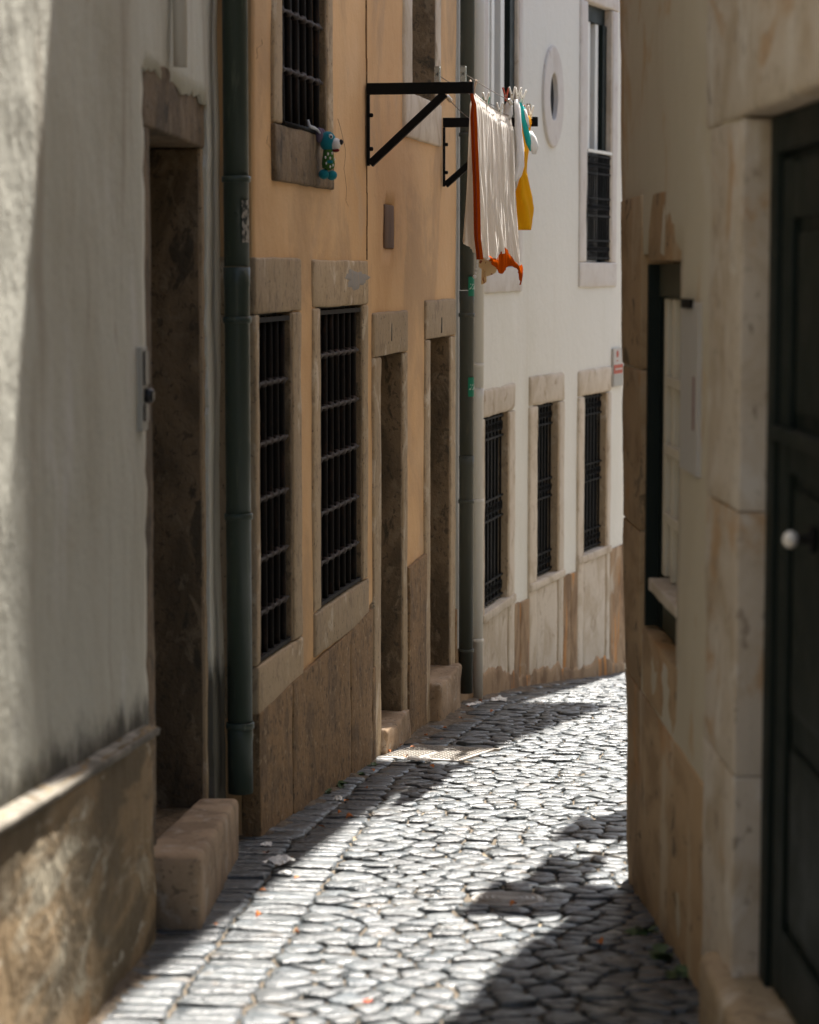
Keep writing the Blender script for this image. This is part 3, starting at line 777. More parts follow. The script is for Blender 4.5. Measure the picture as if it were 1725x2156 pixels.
# upper windows
w = window_pane(ochre, 0.83, 1.85, 2.345, 4.2, 0.075)
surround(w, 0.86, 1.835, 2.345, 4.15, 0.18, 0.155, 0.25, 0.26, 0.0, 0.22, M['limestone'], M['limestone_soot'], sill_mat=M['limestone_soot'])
grille_old(w, 0.87, 1.82, 2.35, 4.14, 0.036, 6, [2.604, 2.87, 3.14, 3.42, 3.7], M['rust'])
MB().tube([(0.85, 0.005, 2.352), (1.83, 0.005, 2.352)], 0.012, 8).build('bottom_rail', M['iron_black'], w)
w = window_pane(ochre, 4.33, 5.20, 2.74, 4.3, 0.20, mat=M['glass_dark'])
surround(w, 4.33, 5.19, 2.74, 4.25, 0.27, 0.21, 0.25, 0.27, 0.0, 0.20, M['limestone_pale'], M['limestone_soot'])
for (a, b, mt) in ((4.33, 4.42, 'green_dark'), (4.42, 4.48, 'frame_white'), (4.72, 4.80, 'frame_white'), (5.10, 5.18, 'frame_white')):
    MB().box(a, b, .155, .20, 2.745, 4.24, .004).build('window_frame', M[mt], w)

# ------------------------------------------------------------------ 3: white house (its street face bends twice)
WP = [(0.45 - .24 * .63, 16.12), (0.86, 18.46), (1.362, 19.98), (2.1, 21.97)]
def seg_frame(i):
    a, b = WP[i], WP[i + 1]
    return Vector((a[0], a[1], 0)), math.atan2(b[1] - a[1], b[0] - a[0]), math.dist(a, b)
o0, r0, len0 = seg_frame(0)
white = empty('white_house', o0, r0, 'white house at the far end of the street with an oval window', 'building')
def sub(i):
    o, r, L_ = seg_frame(i)
    return white.matrix_basis.inverted() @ (Matrix.Translation(o) @ Matrix.Rotation(r, 4, 'Z')), L_
def place(o, i):
    o.matrix_local = sub(i)[0] if i else Matrix.Identity(4)
    return o
SHIFT = 0.648
lens = [math.dist(WP[i], WP[i + 1]) for i in range(3)]
cum = [0, lens[0], lens[0] + lens[1], sum(lens)]
subs = [sub(i)[0] if i else Matrix.Identity(4) for i in range(3)]
def bend(p):
    s_, y, z = p
    i = 0 if s_ <= cum[1] else (1 if s_ <= cum[2] else 2)
    q = subs[i] @ Vector((s_ - cum[i], y, z))
    return (q.x, q.y, q.z)
H2, H3 = cum[1] - 1.76, cum[2] - 3.36
skin('wall', M['plaster_white'], white, 0.0, cum[3] + .04, -2.6, 9.5, holes=[(0.98, 2.02, -0.86, 0.68), (1.06, 2.36, 1.64, 4.3),
     (2.20 + H2, 3.0 + H2, -0.86, 0.68), (2.70 - .17 + H2, 2.70 + .17 + H2, 2.84, 3.30), (3.68 + H3, 4.52 + H3, -0.83, 0.68), (3.72 + H3, 4.62 + H3, 1.68, 4.05)],
     depth=0.010, amp=0.004, step=0.12, thick=0.08, seed=12.0, fine_top=4.3, warp=bend)
mb = MB()
BK = [(p[0] - 4.5, p[1] + 1.2) for p in WP]
inv = white.matrix_basis.inverted()
base_pts = [inv @ Vector((x, y, 0)) for x, y in WP] + [inv @ Vector((x, y, 0)) for x, y in BK[::-1]]
n = len(base_pts)
vs = [(p.x, p.y, -2.6) for p in base_pts] + [(p.x, p.y, 9.5) for p in base_pts]
mb.add(vs, [(k, k + 1, n + k + 1, n + k) for k in range(3, n - 1)] + [(n - 1, 0, n, 2 * n - 1)])
mb.build('side_wall', M['plaster_white'], white)
mb = MB()
def wpt(i, f): return (WP[i][0] + (WP[i + 1][0] - WP[i][0]) * f, WP[i][1] + (WP[i + 1][1] - WP[i][1]) * f)
eave_line = [(*WP[0], .62), (*WP[1], .62), (*wpt(1, .10), .62), (*wpt(1, .12), .14), (*wpt(1, .50), .14), (*wpt(1, .52), .62), (*WP[2], .62), (*WP[3], .62)]  # unseen eave; notch added to let a patch of sun onto the paving
ev = [inv @ Vector((x + o_, y - .32 * o_, 0)) for x, y, o_ in eave_line] + [inv @ Vector((x, y, 0)) for x, y in BK[::-1]]
n = len(ev)
vs = [(p.x, p.y, 9.502) for p in ev] + [(p.x, p.y, 9.60) for p in ev]
mb.add(vs, [(k, (k + 1) % n, n + (k + 1) % n, n + k) for k in range(n)] + [tuple(range(n))[::-1], tuple(range(n, 2 * n))]).build('roof', M['roof'], white)

def wwindow(i, s0, s1, z0, z1, l, r, t, gdepth, apron_to):
    w = place(window_pane(white, s0, s1, z0, z1, gdepth + 0.028), i)
    surround(w, s0, s1, z0, z1, l, r, t, 0.07, -0.012, 0.20, M['limestone_pale'], M['limestone'], sill_out=0.012, lintel_r=0.03, jamb_bottom=apron_to)
    stone('apron', M['limestone_pale'], w, s0 + .004, s1 - .004, -0.004, 0.10, apron_to, z0 - .074, r=0.008)
    grille_fancy(w, s0, s1 - .005, z0 + .01, z1 - .005, gdepth, M['iron_black'])
    return w
wwindow(0, 0.38 + SHIFT, 1.278 + SHIFT, -0.80, 0.62, 0.09, 0.254, 0.205, 0.045, -1.75)
wwindow(1, 2.266 - 1.76, 2.931 - 1.76, -0.80, 0.61, 0.223, 0.187, 0.24, 0.055, -1.95)
wwindow(2, 3.746 - 3.36, 4.457 - 3.36, -0.757, 0.612, 0.175, 0.141, 0.225, 0.05, -2.15)
# brown stained dado between the windows
def dado(i, a, b, zt, zb):
    o = stone('dado', M['dado_brown'], white, a, b, -0.008, 0.05, zb, zt, r=0.006, amp=0.004); place(o, i); return o
dado(0, 0.02, 0.93, -0.93, -1.75)
dado(0, 1.278 + SHIFT + .258, len0 - .002, -0.905, -1.85)
dado(1, 0.003, 2.043 - 1.76 - .003, -0.915, -1.95)
dado(1, 3.118 - 1.76 + .003, 1.597, -0.87, -2.05)
dado(2, 0.003, 3.571 - 3.36 - .003, -0.88, -2.15)
dado(2, 4.598 - 3.36 + .003, 2.11, -0.81, -2.4)
def skirt(u, v):
    s_ = 0.03 + (cum[3] - .05) * u
    q = Vector(bend((s_, 0, 0))); wq = white.matrix_basis @ q
    top = 0.10 + 0.13 * max(0, fbm(s_ * 1.6, 3.0, 0.5) + .25) + 0.03 * fbm(s_ * 9, 1.0, 2.0)
    z = gz(wq.y) - 0.15 + (0.15 + top) * v
    return bend((s_, -0.0155 + 0.008 * v ** 6 + .002 * fbm(s_ * 7, z * 7, 1), z))
mb = MB().grid(skirt, 150, 8)
mb.add([skirt(i / 150, 1) for i in range(151)] + [bend((0.03 + (cum[3] - .05) * i / 150, 0.02, skirt(i / 150, 1)[2] + .004)) for i in range(151)], [(i, i + 1, 152 + i, 151 + i) for i in range(150)], True)
mb.build('splash_skirt', M['dado_brown'], white)
# upper window with casement frames
def casement(i, s0, s1, z0, z1, l, r, t, b, depth):
    w = place(window_pane(white, s0, s1, z0, z1, depth + .06, mat=M['glass_dark']), i)
    surround(w, s0, s1, z0, z1, l, r, t, b, -0.006, depth + .06, M['limestone_white'], M['limestone_pale'])
    wd = s1 - s0
    MB().box(s0, s1, depth - .03, depth + .055, z1 - .14, z1 - .004).build('transom', M['green_dark'], w)
    MB().box(s1 - .16 * wd, s1 - .002, depth - .05, depth + .055, z0 + .002, z1 - .142).build('frame_post', M['green_dark'], w)
    for (a, c) in ((0.0, 0.10), (0.17, 0.29), (0.36, 0.45), (0.66, 0.78)):
        MB().box(s0 + a * wd, s0 + c * wd, depth - .02, depth + .055, z0 + .01, z1 - .142, .004).build('casement_stile', M['frame_white'], w)
    MB().box(s0 + .002, s0 + .78 * wd, depth - .015, depth + .05, z0 + .004, z0 + .075).build('casement_rail', M['frame_white'], w)
    return w
casement(0, 0.49 + SHIFT, 1.625 + SHIFT, 1.715, 4.2, 0.19, 0.165, 0.25, 0.195, 0.08)
w7 = casement(2, 3.786 - 3.36, 4.552 - 3.36, 1.755, 3.95, 0.215, 0.19, 0.25, 0.215, 0.10)
a, b = 3.795 - 3.36, 4.548 - 3.36
rl = MB().box(a, b, -0.008, 0.02, 2.69, 2.715).build('balcony_rail', M['frame_white'], w7)
grille_fancy(w7, a, b, 1.77, 2.685, 0.012, M['iron_black'], bands=(0.0, 0.5, 1.0), bars=11)
# oval window with its stone ring
oc = Vector((2.70 - 1.76, 0, 3.075))
MB().box(oc.x - .2, oc.x + .2, .16, .20, oc.z - .26, oc.z + .26)
ow = place(MB().box(oc.x - .19, oc.x + .19, .024, .10, oc.z - .25, oc.z + .25).build('oval_window', M['dark_void'], white), 1)
mb = MB()
N_ = 40
prof = [(1.0, 0.02), (1.0, -0.008), (0.97, -0.014), (0.50, -0.014), (0.47, -0.010), (0.46, 0.026)]
for (f, y) in prof:
    for k in range(N_):
        t_ = 2 * math.pi * k / N_; g = (f - .46) / .54
        mb.v.append((oc.x + (0.115 + 0.195 * g) * math.cos(t_), y, oc.z + (0.185 + 0.22 * g) * math.sin(t_)))
for j in range(len(prof) - 1):
    for k in range(N_):
        mb.f.append([j * N_ + k, j * N_ + (k + 1) % N_, (j + 1) * N_ + (k + 1) % N_, (j + 1) * N_ + k]); mb.sm.append(False)
mb.build('stone_ring', M['limestone_white'], ow)
# warning notice on the wall
notice = empty('wall_notice', (0, 0, 0), 0, 'white and red notice fixed on the white wall beside the last barred window', 'sign')
notice.matrix_basis = Matrix.Translation(seg_frame(2)[0]) @ Matrix.Rotation(seg_frame(2)[1], 4, 'Z') @ Matrix.Translation((4.80 - 3.36, -0.002, 0.82))
MB().box(-.16, .16, -.012, .006, -.17, .17).build('panel', M['cover_white'], notice)
MB().box(-.156, .156, -.0145, -.0125, -.055, .025).build('red_band', M['sign_red'], notice)
MB().box(-.12, .12, -.0165, -.015, -.022, -.008).build('pale_line', M['cover_white'], notice)
MB().box(-.15, .15, -.0145, -.0125, -.165, -.062).build('grey_band', M['sign_grey'], notice)
MB().lathe([(.032, -.0125), (.032, -.0155)], (-0.04, 0, .12), 14, 'y').build('red_mark', M['sign_red'], notice)
MB().box(-.07, -.02, -.0150, -.0125, .055, .065).build('red_mark', M['sign_red'], notice)

# ------------------------------------------------------------------ 4: right-hand house
RX = lambda y: 1.073 - 0.021 * y
right = facade('corner_house', (RX(9.33), 9.33), (RX(3), 3), 'beige corner house with a dark green door at the right edge')
def lean(p):
    s, y, z = p
    k = min(1, max(0, (0.6 - s) / 0.6))
    return (s - 0.172 * (min(z, 4.0) + 0.75) * k, y, z)
rh = [(0.40, 1.34, 0.30, 1.74), (2.60, 4.2, -0.5, 2.12)]
skin('wall', M['render_beige'], right, 0.0, 6.3, -1.2, 5.8, holes=rh, depth=0.002, amp=0.006, step=0.08, thick=0.16, jag=0.012, warp=lean, seed=21.0)
shell(right, 0.02, 6.3, 0.0, 4.0, -1.2, 5.8, M['render_beige'], M['roof'], eave=0.0)
bpy.data.objects.remove([c for c in right.children if c.name.startswith('side_wall')][0])
mb = MB()
ends = [lean((0.0, 0.004, z)) for z in (-1.2, 0, 1, 2, 3, 4, 5.8)]
m_ = len(ends)
vs = [e for e in ends] + [(e[0], 4.0, e[2]) for e in ends] + [(6.3, 0.012, -1.2), (6.3, 0.012, 5.8), (6.3, 4.0, -1.2), (6.3, 4.0, 5.8)]
fs = [(k, m_ + k, m_ + k + 1, k + 1) for k in range(m_ - 1)] + [(2 * m_, 2 * m_ + 1, 2 * m_ + 3, 2 * m_ + 2), tuple(range(m_, 2 * m_)) + (2 * m_ + 3, 2 * m_ + 2)]
mb.add(vs, fs).build('side_wall', M['render_beige'], right)
# quoin blocks by the corner and slabs below
for (z0, z1) in ((1.306, 1.965), (0.694, 1.300), (0.088, 0.688)):
    stone('quoin', M['stone_brown'], right, 0.004, 0.412, -0.006, 0.17, z0, z1, r=0.005, amp=0.006, warp=lean)
stone('quoin', M['stone_brown'], right, 0.004, 2.095, -0.004, 0.17, -1.15, 0.083, r=0.005, amp=0.008, warp=lean)
stone('wall_slab', M['stone_brown'], right, 0.415, 1.36, 0.000, 0.17, 0.089, 0.335, r=0.005, amp=0.006)
stone('wall_slab', M['stone_brown'], right, 0.43, 1.36, 0.002, 0.17, 1.715, 1.96, r=0.006, amp=0.006)
# window with a cream casement in a green recess
w = MB().box(0.40, 1.36, 0.10, 0.14, 0.30, 1.74).build('window', M['glass_dark'], right)
MB().box(0.416, 0.452, 0.004, 0.10, 0.346, 1.705).build('side_board', M['green_dark'], w)
MB().box(0.452, 0.52, 0.05, 0.098, 0.346, 1.705).build('side_board', M['green_dark'], w)
MB().box(0.452, 1.34, 0.045, 0.098, 1.585, 1.705).build('head_board', M['olive_board'], w)
MB().box(0.452, 1.34, 0.06, 0.098, 0.346, 0.50).build('sill_shade_panel', M['olive_board'], w)  # added dark panel; the shade under the sill is put into its colour
for (a, b) in ((0.52, 0.60), (0.745, 0.80), (1.02, 1.10), (1.24, 1.33)):
    MB().box(a, b, 0.055, 0.096, 0.552, 1.58, .006).build('casement_stile', M['frame_cream'], w)
for z in (0.78, 1.03, 1.28):
    MB().box(0.60, 1.24, 0.045, 0.09, z - .018, z + .018, .006).build('glazing_bar', M['frame_cream'], w)
stone('sill', M['limestone_pale'], w, 0.60, 1.36, -0.004, 0.10, 0.503, 0.548, r=0.008, amp=0.002)
# grey meter cover
mc = empty('meter_cover', (0, 0, 0), 0, 'plain grey metal cover plate on the beige wall between window and green door', 'cover plate')
mc.matrix_basis = right.matrix_basis @ Matrix.Translation((1.655, 0.0, 1.305))
MB().box(-.205, .205, -.010, .02, -.275, .275, .004).build('plate', M['cover_white'], mc)
MB().box(-.15, .08, -.018, -.008, .255, .285).build('hinge', M['iron_black'], mc)
MB().box(0.11, .135, -.0125, -.0095, -.13, .04).build('red_scratch', material('faded_red_mark', (0.22, 0.11, 0.10), rough=0.8), mc)
# door surround
for (z0, z1) in ((-0.45, 0.247), (0.25, 1.002), (1.006, 2.10)):
    stone('door_jamb', M['limestone_pink'], right, 2.10, 2.70, -0.012, 0.16, z0, z1, r=0.007, amp=0.008)
stone('door_lintel', M['limestone_pink'], right, 1.95, 4.35, -0.014, 0.16, 2.106, 2.75, r=0.02, amp=0.008)
stone('door_jamb', M['limestone_pink'], right, 4.05, 4.4, -0.012, 0.16, -0.45, 2.10, r=0.02, amp=0.008)
stone('threshold', M['limestone'], right, 2.40, 4.4, -0.07, 0.18, -0.75, -0.335, r=0.03, amp=0.008)
d = MB().box(2.69, 4.06, 0.10, 0.145, -0.34, 2.11).build('door', M['green_dark'], right)
MB().box(2.695, 2.80, 0.066, 0.10, -0.335, 2.10, .006).build('door_frame', M['green_dark'], d)
MB().box(2.80, 4.05, 0.066, 0.10, 2.0, 2.10, .006).build('door_frame', M['green_dark'], d)
MB().box(2.82, 2.96, 0.080, 0.10, -0.32, 1.98, .006).build('stile', M['green_dark'], d)
for (z0, z1) in ((1.82, 1.97), (1.14, 1.26), (-0.31, -0.12)):
    MB().box(2.96, 3.95, 0.081, 0.10, z0, z1, .006).build('rail', M['green_dark'], d)
MB().box(2.84, 3.95, 0.045, 0.081, 1.225, 1.262, .008).build('weather_bar', M['green_dark'], d)
for (z0, z1) in ((1.30, 1.78), (0.50, 1.10), (-0.08, 0.40)):
    MB().box(3.02, 3.90, 0.086, 0.101, z0, z1, .010).build('panel', M['green_dark'], d)
MB().lathe([(.036, .082), (.036, .074), (.014, .070), (.012, .040)], (3.33, 0, 1.0), 18, 'y').build('knob_rose', M['iron_black'], d)
MB().ball((3.33, 0.022, 1.0), (.019, .020, .022), 16, 10).build('knob', material('white_porcelain', (0.78, 0.74, 0.68), rough=0.2), d)

# ------------------------------------------------------------------ added unseen low house: shades the corner house and holds the shade lines
far = empty('added_low_house', (1.80, 10.7, 0), -math.atan(0.32), 'unseen low house with a tiled roof, placed to shade the corner house', 'building')
mb = MB(); mb.box(0, 4, 0, 10, -2.6, 4.6).build('wall', M['plaster_white'], far)
MB().add([(-.05, -.1, 4.602), (4.1, -.1, 4.602), (4.1, 10.1, 4.602), (-.05, 10.1, 4.602), (2, -.1, 5.3), (2, 10.1, 5.3)], [(0, 1, 4), (1, 2, 5, 4), (2, 3, 5), (3, 0, 4, 5), (0, 3, 2, 1)]).build('roof', M['roof'], far)
for y in (1.5, 5.0):
    w = MB().box(-.03, .01, y, y + .9, .2, 1.6).build('window', M['glass_dark'], far)
    MB().box(-.05, -.031, y + .42, y + .48, .2, 1.6).build('frame', M['frame_white'], w)

# ------------------------------------------------------------------ downpipes
def downpipe(name, x, y, z0, z1, r, mat, joints, clamps, label, group=None):
    t = empty(name, (x, y, z0), 0, label, 'drainpipe', group)
    zs = [z0] + joints + [z1]
    for a, b in zip(zs, zs[1:]):
        h = b - a
        MB().lathe([(r * .97, 0), (r * .97, h - .09), (r, h - .085), (r * 1.02, h - .004)], (0, 0, a - z0), 24).build('pipe_section', mat, t)
    for z in clamps:
        MB().lathe([(r * 1.01, -.014), (r * 1.10, -.012), (r * 1.10, .012), (r * 1.01, .014)], (0, 0, z - z0), 24).build('clamp', mat, t)
    return t
p1 = downpipe('drainpipe', -0.742, 10.25, -0.60, 7.2, 0.0565, M['pipe_green'], [0.02 - .30, 1.70, 3.9], [-0.30, 0.62, 1.47, 2.07],
              'thick dark green drainpipe with a torn sticker between the grey and ochre houses')
def decal(parent, r, a0, a1, z0, z1, mat, name, lift=0.0012):
    def f(u, v):
        a = a0 + (a1 - a0) * u
        return ((r + lift) * math.cos(a), (r + lift) * math.sin(a), z0 + (z1 - z0) * v)
    m_ = MB().grid(f, 10, 2)
    return m_.build(name, mat, parent, fix=False)
decal(p1, 0.0572, R(-62), R(-18), 2.40, 2.58, M['sticker_worn'], 'sticker')
p2 = downpipe('drainpipe', 0.391, 16.28, -1.235, 8.4, 0.0505, M['pipe_grey'], [0.42, 1.55, 4.4], [0.10, 1.38, 2.6, -0.94],
              'dark grey drainpipe with two small green stickers between the ochre and white houses')
def text_mesh(body, size):
    cu = bpy.data.curves.new('lettering', 'FONT'); cu.body = body; cu.size = size; cu.resolution_u = 3; cu.shear = 0.25
    o = bpy.data.objects.new('lettering', cu); COL.objects.link(o)
    dg = bpy.context.evaluated_depsgraph_get(); dg.update()
    me = bpy.data.meshes.new_from_object(o.evaluated_get(dg)); bpy.data.objects.remove(o); return me
def pipe_sticker(parent, zc, r):
    h = 0.066
    st = decal(parent, r, R(-80), R(-12), zc - h, zc + h, M['sticker_green'], 'sticker')
    me = text_mesh('Zeo', 0.055)
    w_ = max(v.co.x for v in me.vertices)
    for v in me.vertices:
        a = R(-74) + v.co.x / (r + .003)
        v.co = ((r + .0024) * math.cos(a), (r + .0024) * math.sin(a), zc - .02 + v.co.y)
    link('lettering', me, M['sticker_white'], st)
pipe_sticker(p2, 0.89 + 1.235, 0.0515)
pipe_sticker(p2, 1.555 + 0.02 + 1.235, 0.0515)
p3 = downpipe('drainpipe', 0.487, 16.74, -1.36, 8.6, 0.037, M['pipe_white'], [0.86, 3.6], [1.02, 0.06, -0.94],
              'slim white painted drainpipe against the white house wall, right of the dark grey pipe')

# ------------------------------------------------------------------ clothes line brackets
def bracket(s, z, L_, label):
    t = empty('clothesline_bracket', (0, 0, 0), 0, label, 'bracket', 'iron brackets holding the washing line')
    t.matrix_basis = ochre.matrix_basis @ Matrix.Translation((s, 0.0, z))
    m_ = M['iron_black']
    MB().box(-.022, .022, -L_, 0.004, -.030, .030, .003).build('arm', m_, t)
    MB().box(-.010, .010, -.009, 0.006, -.41, -.031).build('wall_plate', m_, t)
    b = MB(); p = Vector((0, -L_ * .73, -.03)); q = Vector((0, -.012, -.40))
    dn = (p - q).normalized(); u = Vector((1, 0, 0)); v = dn.cross(u)
    vs = [c + u * a * .018 + v * e * .020 for c in (q, p) for a, e in ((-1, -1), (1, -1), (1, 1), (-1, 1))]
    b.add(vs, [(0, 1, 2, 3), (4, 7, 6, 5), (0, 4, 5, 1), (1, 5, 6, 2), (2, 6, 7, 3), (3, 7, 4, 0)]).build('brace', m_, t)
    for zz in (-.14, -.32):
        MB().lathe([(.011, -.008), (.011, -.024), (.007, -.028)], (0, 0, zz), 8, 'y').build('bolt', m_, t)
    for yy in (-L_ * .66, -L_ * .905):
        pl_ = MB()
        for xx in (-.016, .016): pl_.box(xx - .002, xx + .002, yy - .014, yy + .014, .031, .112)
        pl_.box(-.018, .018, yy - .014, yy + .014, .108, .114)
        pk = pl_.build('pulley', M['chrome'], t)
        MB().lathe([(.022, -.006), (.017, 0), (.022, .006)], (0, yy, .072), 14, 'y').build('wheel', M['iron_black'], pk)
    return t
bracket(2.90, 2.655, 0.574, 'nearer black iron bracket with a diagonal brace in front of the upper window')
bracket(5.50, 2.633, 0.61, 'further black iron bracket half hidden behind the washing')

# washing line geometry: along e, n points to the street side
A0 = Vector((0.289, 12.87, 0)); EV = Vector((0.19, 1.0, 0)).normalized(); NV = Vector((EV.y, -EV.x, 0))
def LP(t, n, z): return A0 + EV * t + NV * n + Vector((0, 0, z))
line = MB()
def strand(n, z0, z1, sag): 
    line.tube([LP(2.60 * i / 14, n, z0 + (z1 - z0) * i / 14 - sag * math.sin(math.pi * i / 14)) for i in range(15)], 0.0022, 5)
strand(0.012, 2.725, 2.705, 0.015); strand(0.0, 2.665, 2.64, 0.04)
strand(-0.14, 2.725, 2.705, 0.02); strand(-0.14, 2.665, 2.64, 0.10)
M['cord'] = material('grey_brown_cord', (0.16, 0.13, 0.11), rough=0.8)
ln = line.build('washing_line', M['cord']); clean(ln, 'thin double washing line stretched over pulleys between the two iron brackets', 'clothesline')
def tensioner(t, n, z):
    mb = MB()
    for k in range(4): mb.ball(LP(t + .03 * k, n, z - .004 * k), (.013, .018, .013), 10, 6)
    return mb.build('line_tensioner', M['chrome'], ln)
tensioner(1.58, 0.012, 2.698); tensioner(0.30, -0.14, 2.63)

# big towel
def ripple(u, v):
    a = 0.010 + 0.020 * min(1, v * 1.5)
    return a * (1.15 * fbm(u * 7.5, v * 0.7, 1.0, 2) + 0.9 * fbm(u * 17 + 5, v * 1.1, 2.0, 2) + 0.6 * fbm(u * 40, v * 1.6 + 3, 5.0, 2))
TW = 1.45
towel = empty('bath_towel', LP(0.3, 0, 1.7), 0, 'large white terry bath towel with orange trim hanging over the washing line', 'towel')
ti = towel.matrix_basis.inverted()
def topz(u): return 2.648 - 0.05 * math.sin(math.pi * min(1, (u + .1) / 2.4)) - 0.012 * u
def front(u, v):      # u metres along the line, v metres down
    k = v / 1.0
    n = 0.014 + 0.052 * k + ripple(u, k) + 0.012 * k * math.exp(-(u / .12) ** 2)
    if v < .05: n *= v / .05
    return LP(0.31 + u - 0.16 * k * (1 - u / 1.62) ** 2, n, topz(u) - v + 0.02 * (v < .001))
def drop(u):
    return 0.885 - 0.085 * math.exp(-((u - .80) / .30) ** 2) - 0.012 * math.sin(u * 9)
mb = MB().grid(lambda a, b: ti @ front(a * TW, b * drop(a * TW)), 190, 44)
mb.build('front_layer', M['terry'], towel, fix=False)
def back(u, v):
    k = v
    n = -0.012 - 0.022 * k - 0.012 * k * math.exp(-(u / .5) ** 2) + 0.7 * ripple(u + .31, k)
    if v < .05: n *= v / .05
    return LP(0.30 + u + 0.02 * k, n, topz(u) - v)
mb = MB().grid(lambda a, b: ti @ back(a * TW, b * (0.80 + 0.04 * math.sin(a * 7))), 110, 30)
mb.build('back_layer', M['terry'], towel, fix=False)
def trim(a, b):
    v = b * 0.90
    p = front(0, v); k = v
    c = NV * (-0.034 * (1 - a) + 0.004 * a) - EV * (0.010 * math.sin(a * math.pi) + 0.006)
    c *= (0.45 + 0.55 * min(1, v / .12))
    c += NV * 0.020 * max(0, k - .75) * 4 * math.sin((k - .75) * 14) 
    return ti @ (p + c)
MB().grid(trim, 8, 50).build('edge_trim', M['orange_trim'], towel, fix=False)
def trim2(a, b):
    return ti @ (Vector(towel.matrix_basis @ Vector(trim(0.42 + 0.2 * a, b))) - EV * (0.009 + 0.004 * math.sin(a * math.pi)))
MB().grid(trim2, 3, 40).build('trim_seam', material('dark_orange_seam', (0.22, 0.03, 0.01), rough=1.0), towel, fix=False)
def hem(a, b):        # orange border turned out along the lower edge
    u = 0.24 + a * 1.20
    d0 = drop(u) - .014
    wv = 0.024 + 0.115 * math.exp(-((u - .74) / .26) ** 2) + 0.095 * math.exp(-((u - 1.36) / .075) ** 2)
    n = 0.014 + 0.052 * d0 + 0.35 * ripple(u, d0) + 0.012 + 0.018 * math.sin(b * 2.8) * (0.5 + 0.5 * math.sin(u * 6.0 + .8))
    return ti @ LP(0.31 + u - 0.16 * d0 * (1 - u / 1.62) ** 2, n, topz(u) - d0 - wv * b)
MB().grid(hem, 90, 8).build('lower_hem', M['orange_trim'], towel, fix=False)
cd = [front(0.05, 0.89) + Vector((0, 0, -.02 * k)) - NV * (0.002 * k * k * .3) for k in range(6)]
mb = MB()
for k, p in enumerate(cd): mb.ball(ti @ p, 0.006 if k < 5 else .011, 8, 5)
mb.build('bead_cord', M['cotton_white'], towel)

# printed cloth that shows below the towel
pc_ = empty('printed_cloth', LP(0.9, -0.10, 1.6), 0, 'cream cloth with dark red print peeping out below the white towel', 'cloth')
pi_ = pc_.matrix_basis.inverted()
def prt(a, b):
    u = 0.75 + 0.55 * a
    return pi_ @ LP(u, -0.035 + 0.03 * math.sin(a * 9) * b, 2.60 - b * (0.90 + 0.06 * math.sin(a * math.pi) + 0.04 * (abs(a - .35) < .2)))
MB().grid(prt, 24, 24).build('cloth', M['print_cream'], pc_, fix=False)

def hanging(name, label, cat, secs, mat, group=None, extra=None):
    """soft garment as a folded tube: secs = (t, n, z, along radius, across radius)"""
    c = LP(secs[0][0], secs[0][1], secs[0][2])
    t = empty(name, c, 0, label, cat, group); iv = t.matrix_basis.inverted()
    def tubez(secs, mat, nm):
        mb = MB(); sg = 14; b0 = 0
        for (tt, nn, zz, ra, rc) in secs:
            for k in range(sg):
                a = 2 * math.pi * k / sg; wob = 1 + 0.16 * math.sin(3 * a + zz * 30)
                mb.v.append(tuple(iv @ (LP(tt, nn, zz) + EV * ra * wob * math.cos(a) + NV * rc * wob * math.sin(a))))
        for i in range(len(secs) - 1):
            for k in range(sg):
                a = i * sg + k; b = i * sg + (k + 1) % sg
                mb.f.append([a, b, b + sg, a + sg]); mb.sm.append(True)
        mb.f.append(list(range(sg))[::-1]); mb.sm.append(False)
        mb.f.append([(len(secs) - 1) * sg + k for k in range(sg)]); mb.sm.append(False)
        mb.build(nm, mat, t)
    tubez(secs, mat, 'fabric')
    for (sx, mx, nm) in (extra or []): tubez(sx, mx, nm)
    return t
hanging('sock', 'long pale grey sock hanging in front of the white towel', 'sock',
        [(1.74, .035, 2.715, .012, .010), (1.73, .042, 2.66, .02, .018), (1.70, .055, 2.55, .03, .020), (1.66, .070, 2.42, .035, .022), (1.62, .080, 2.31, .04, .024), (1.58, .070, 2.25, .03, .020), (1.56, .06, 2.215, .012, .010)], M['cotton_white'])
hanging('sock', 'turquoise sock with white heel pegged beside the pale grey sock', 'sock',
        [(1.80, .045, 2.70, .010, .010), (1.81, .058, 2.66, .02, .020), (1.82, .075, 2.58, .026, .018), (1.83, .090, 2.50, .026, .018), (1.84, .10, 2.45, .022, .018), (1.86, .108, 2.41, .010, .008)], M['cotton_teal'],
        extra=[([(1.86, .105, 2.53, .012, .012), (1.86, .118, 2.49, .03, .024), (1.86, .125, 2.44, .03, .026), (1.86, .128, 2.39, .012, .014)], M['cotton_white'], 'heel'),
               ([(1.80, .078, 2.66, .008, .006), (1.81, .092, 2.60, .018, .010), (1.82, .100, 2.55, .008, .006)], M['cotton_white'], 'stripe')])
hanging('sock', 'short white sock folded over the line left of the turquoise sock', 'sock',
        [(1.72, .0, 2.72, .012, .010), (1.70, -.005, 2.68, .03, .022), (1.68, -.008, 2.62, .035, .028), (1.66, -.008, 2.585, .02, .016)], M['cotton_white'])
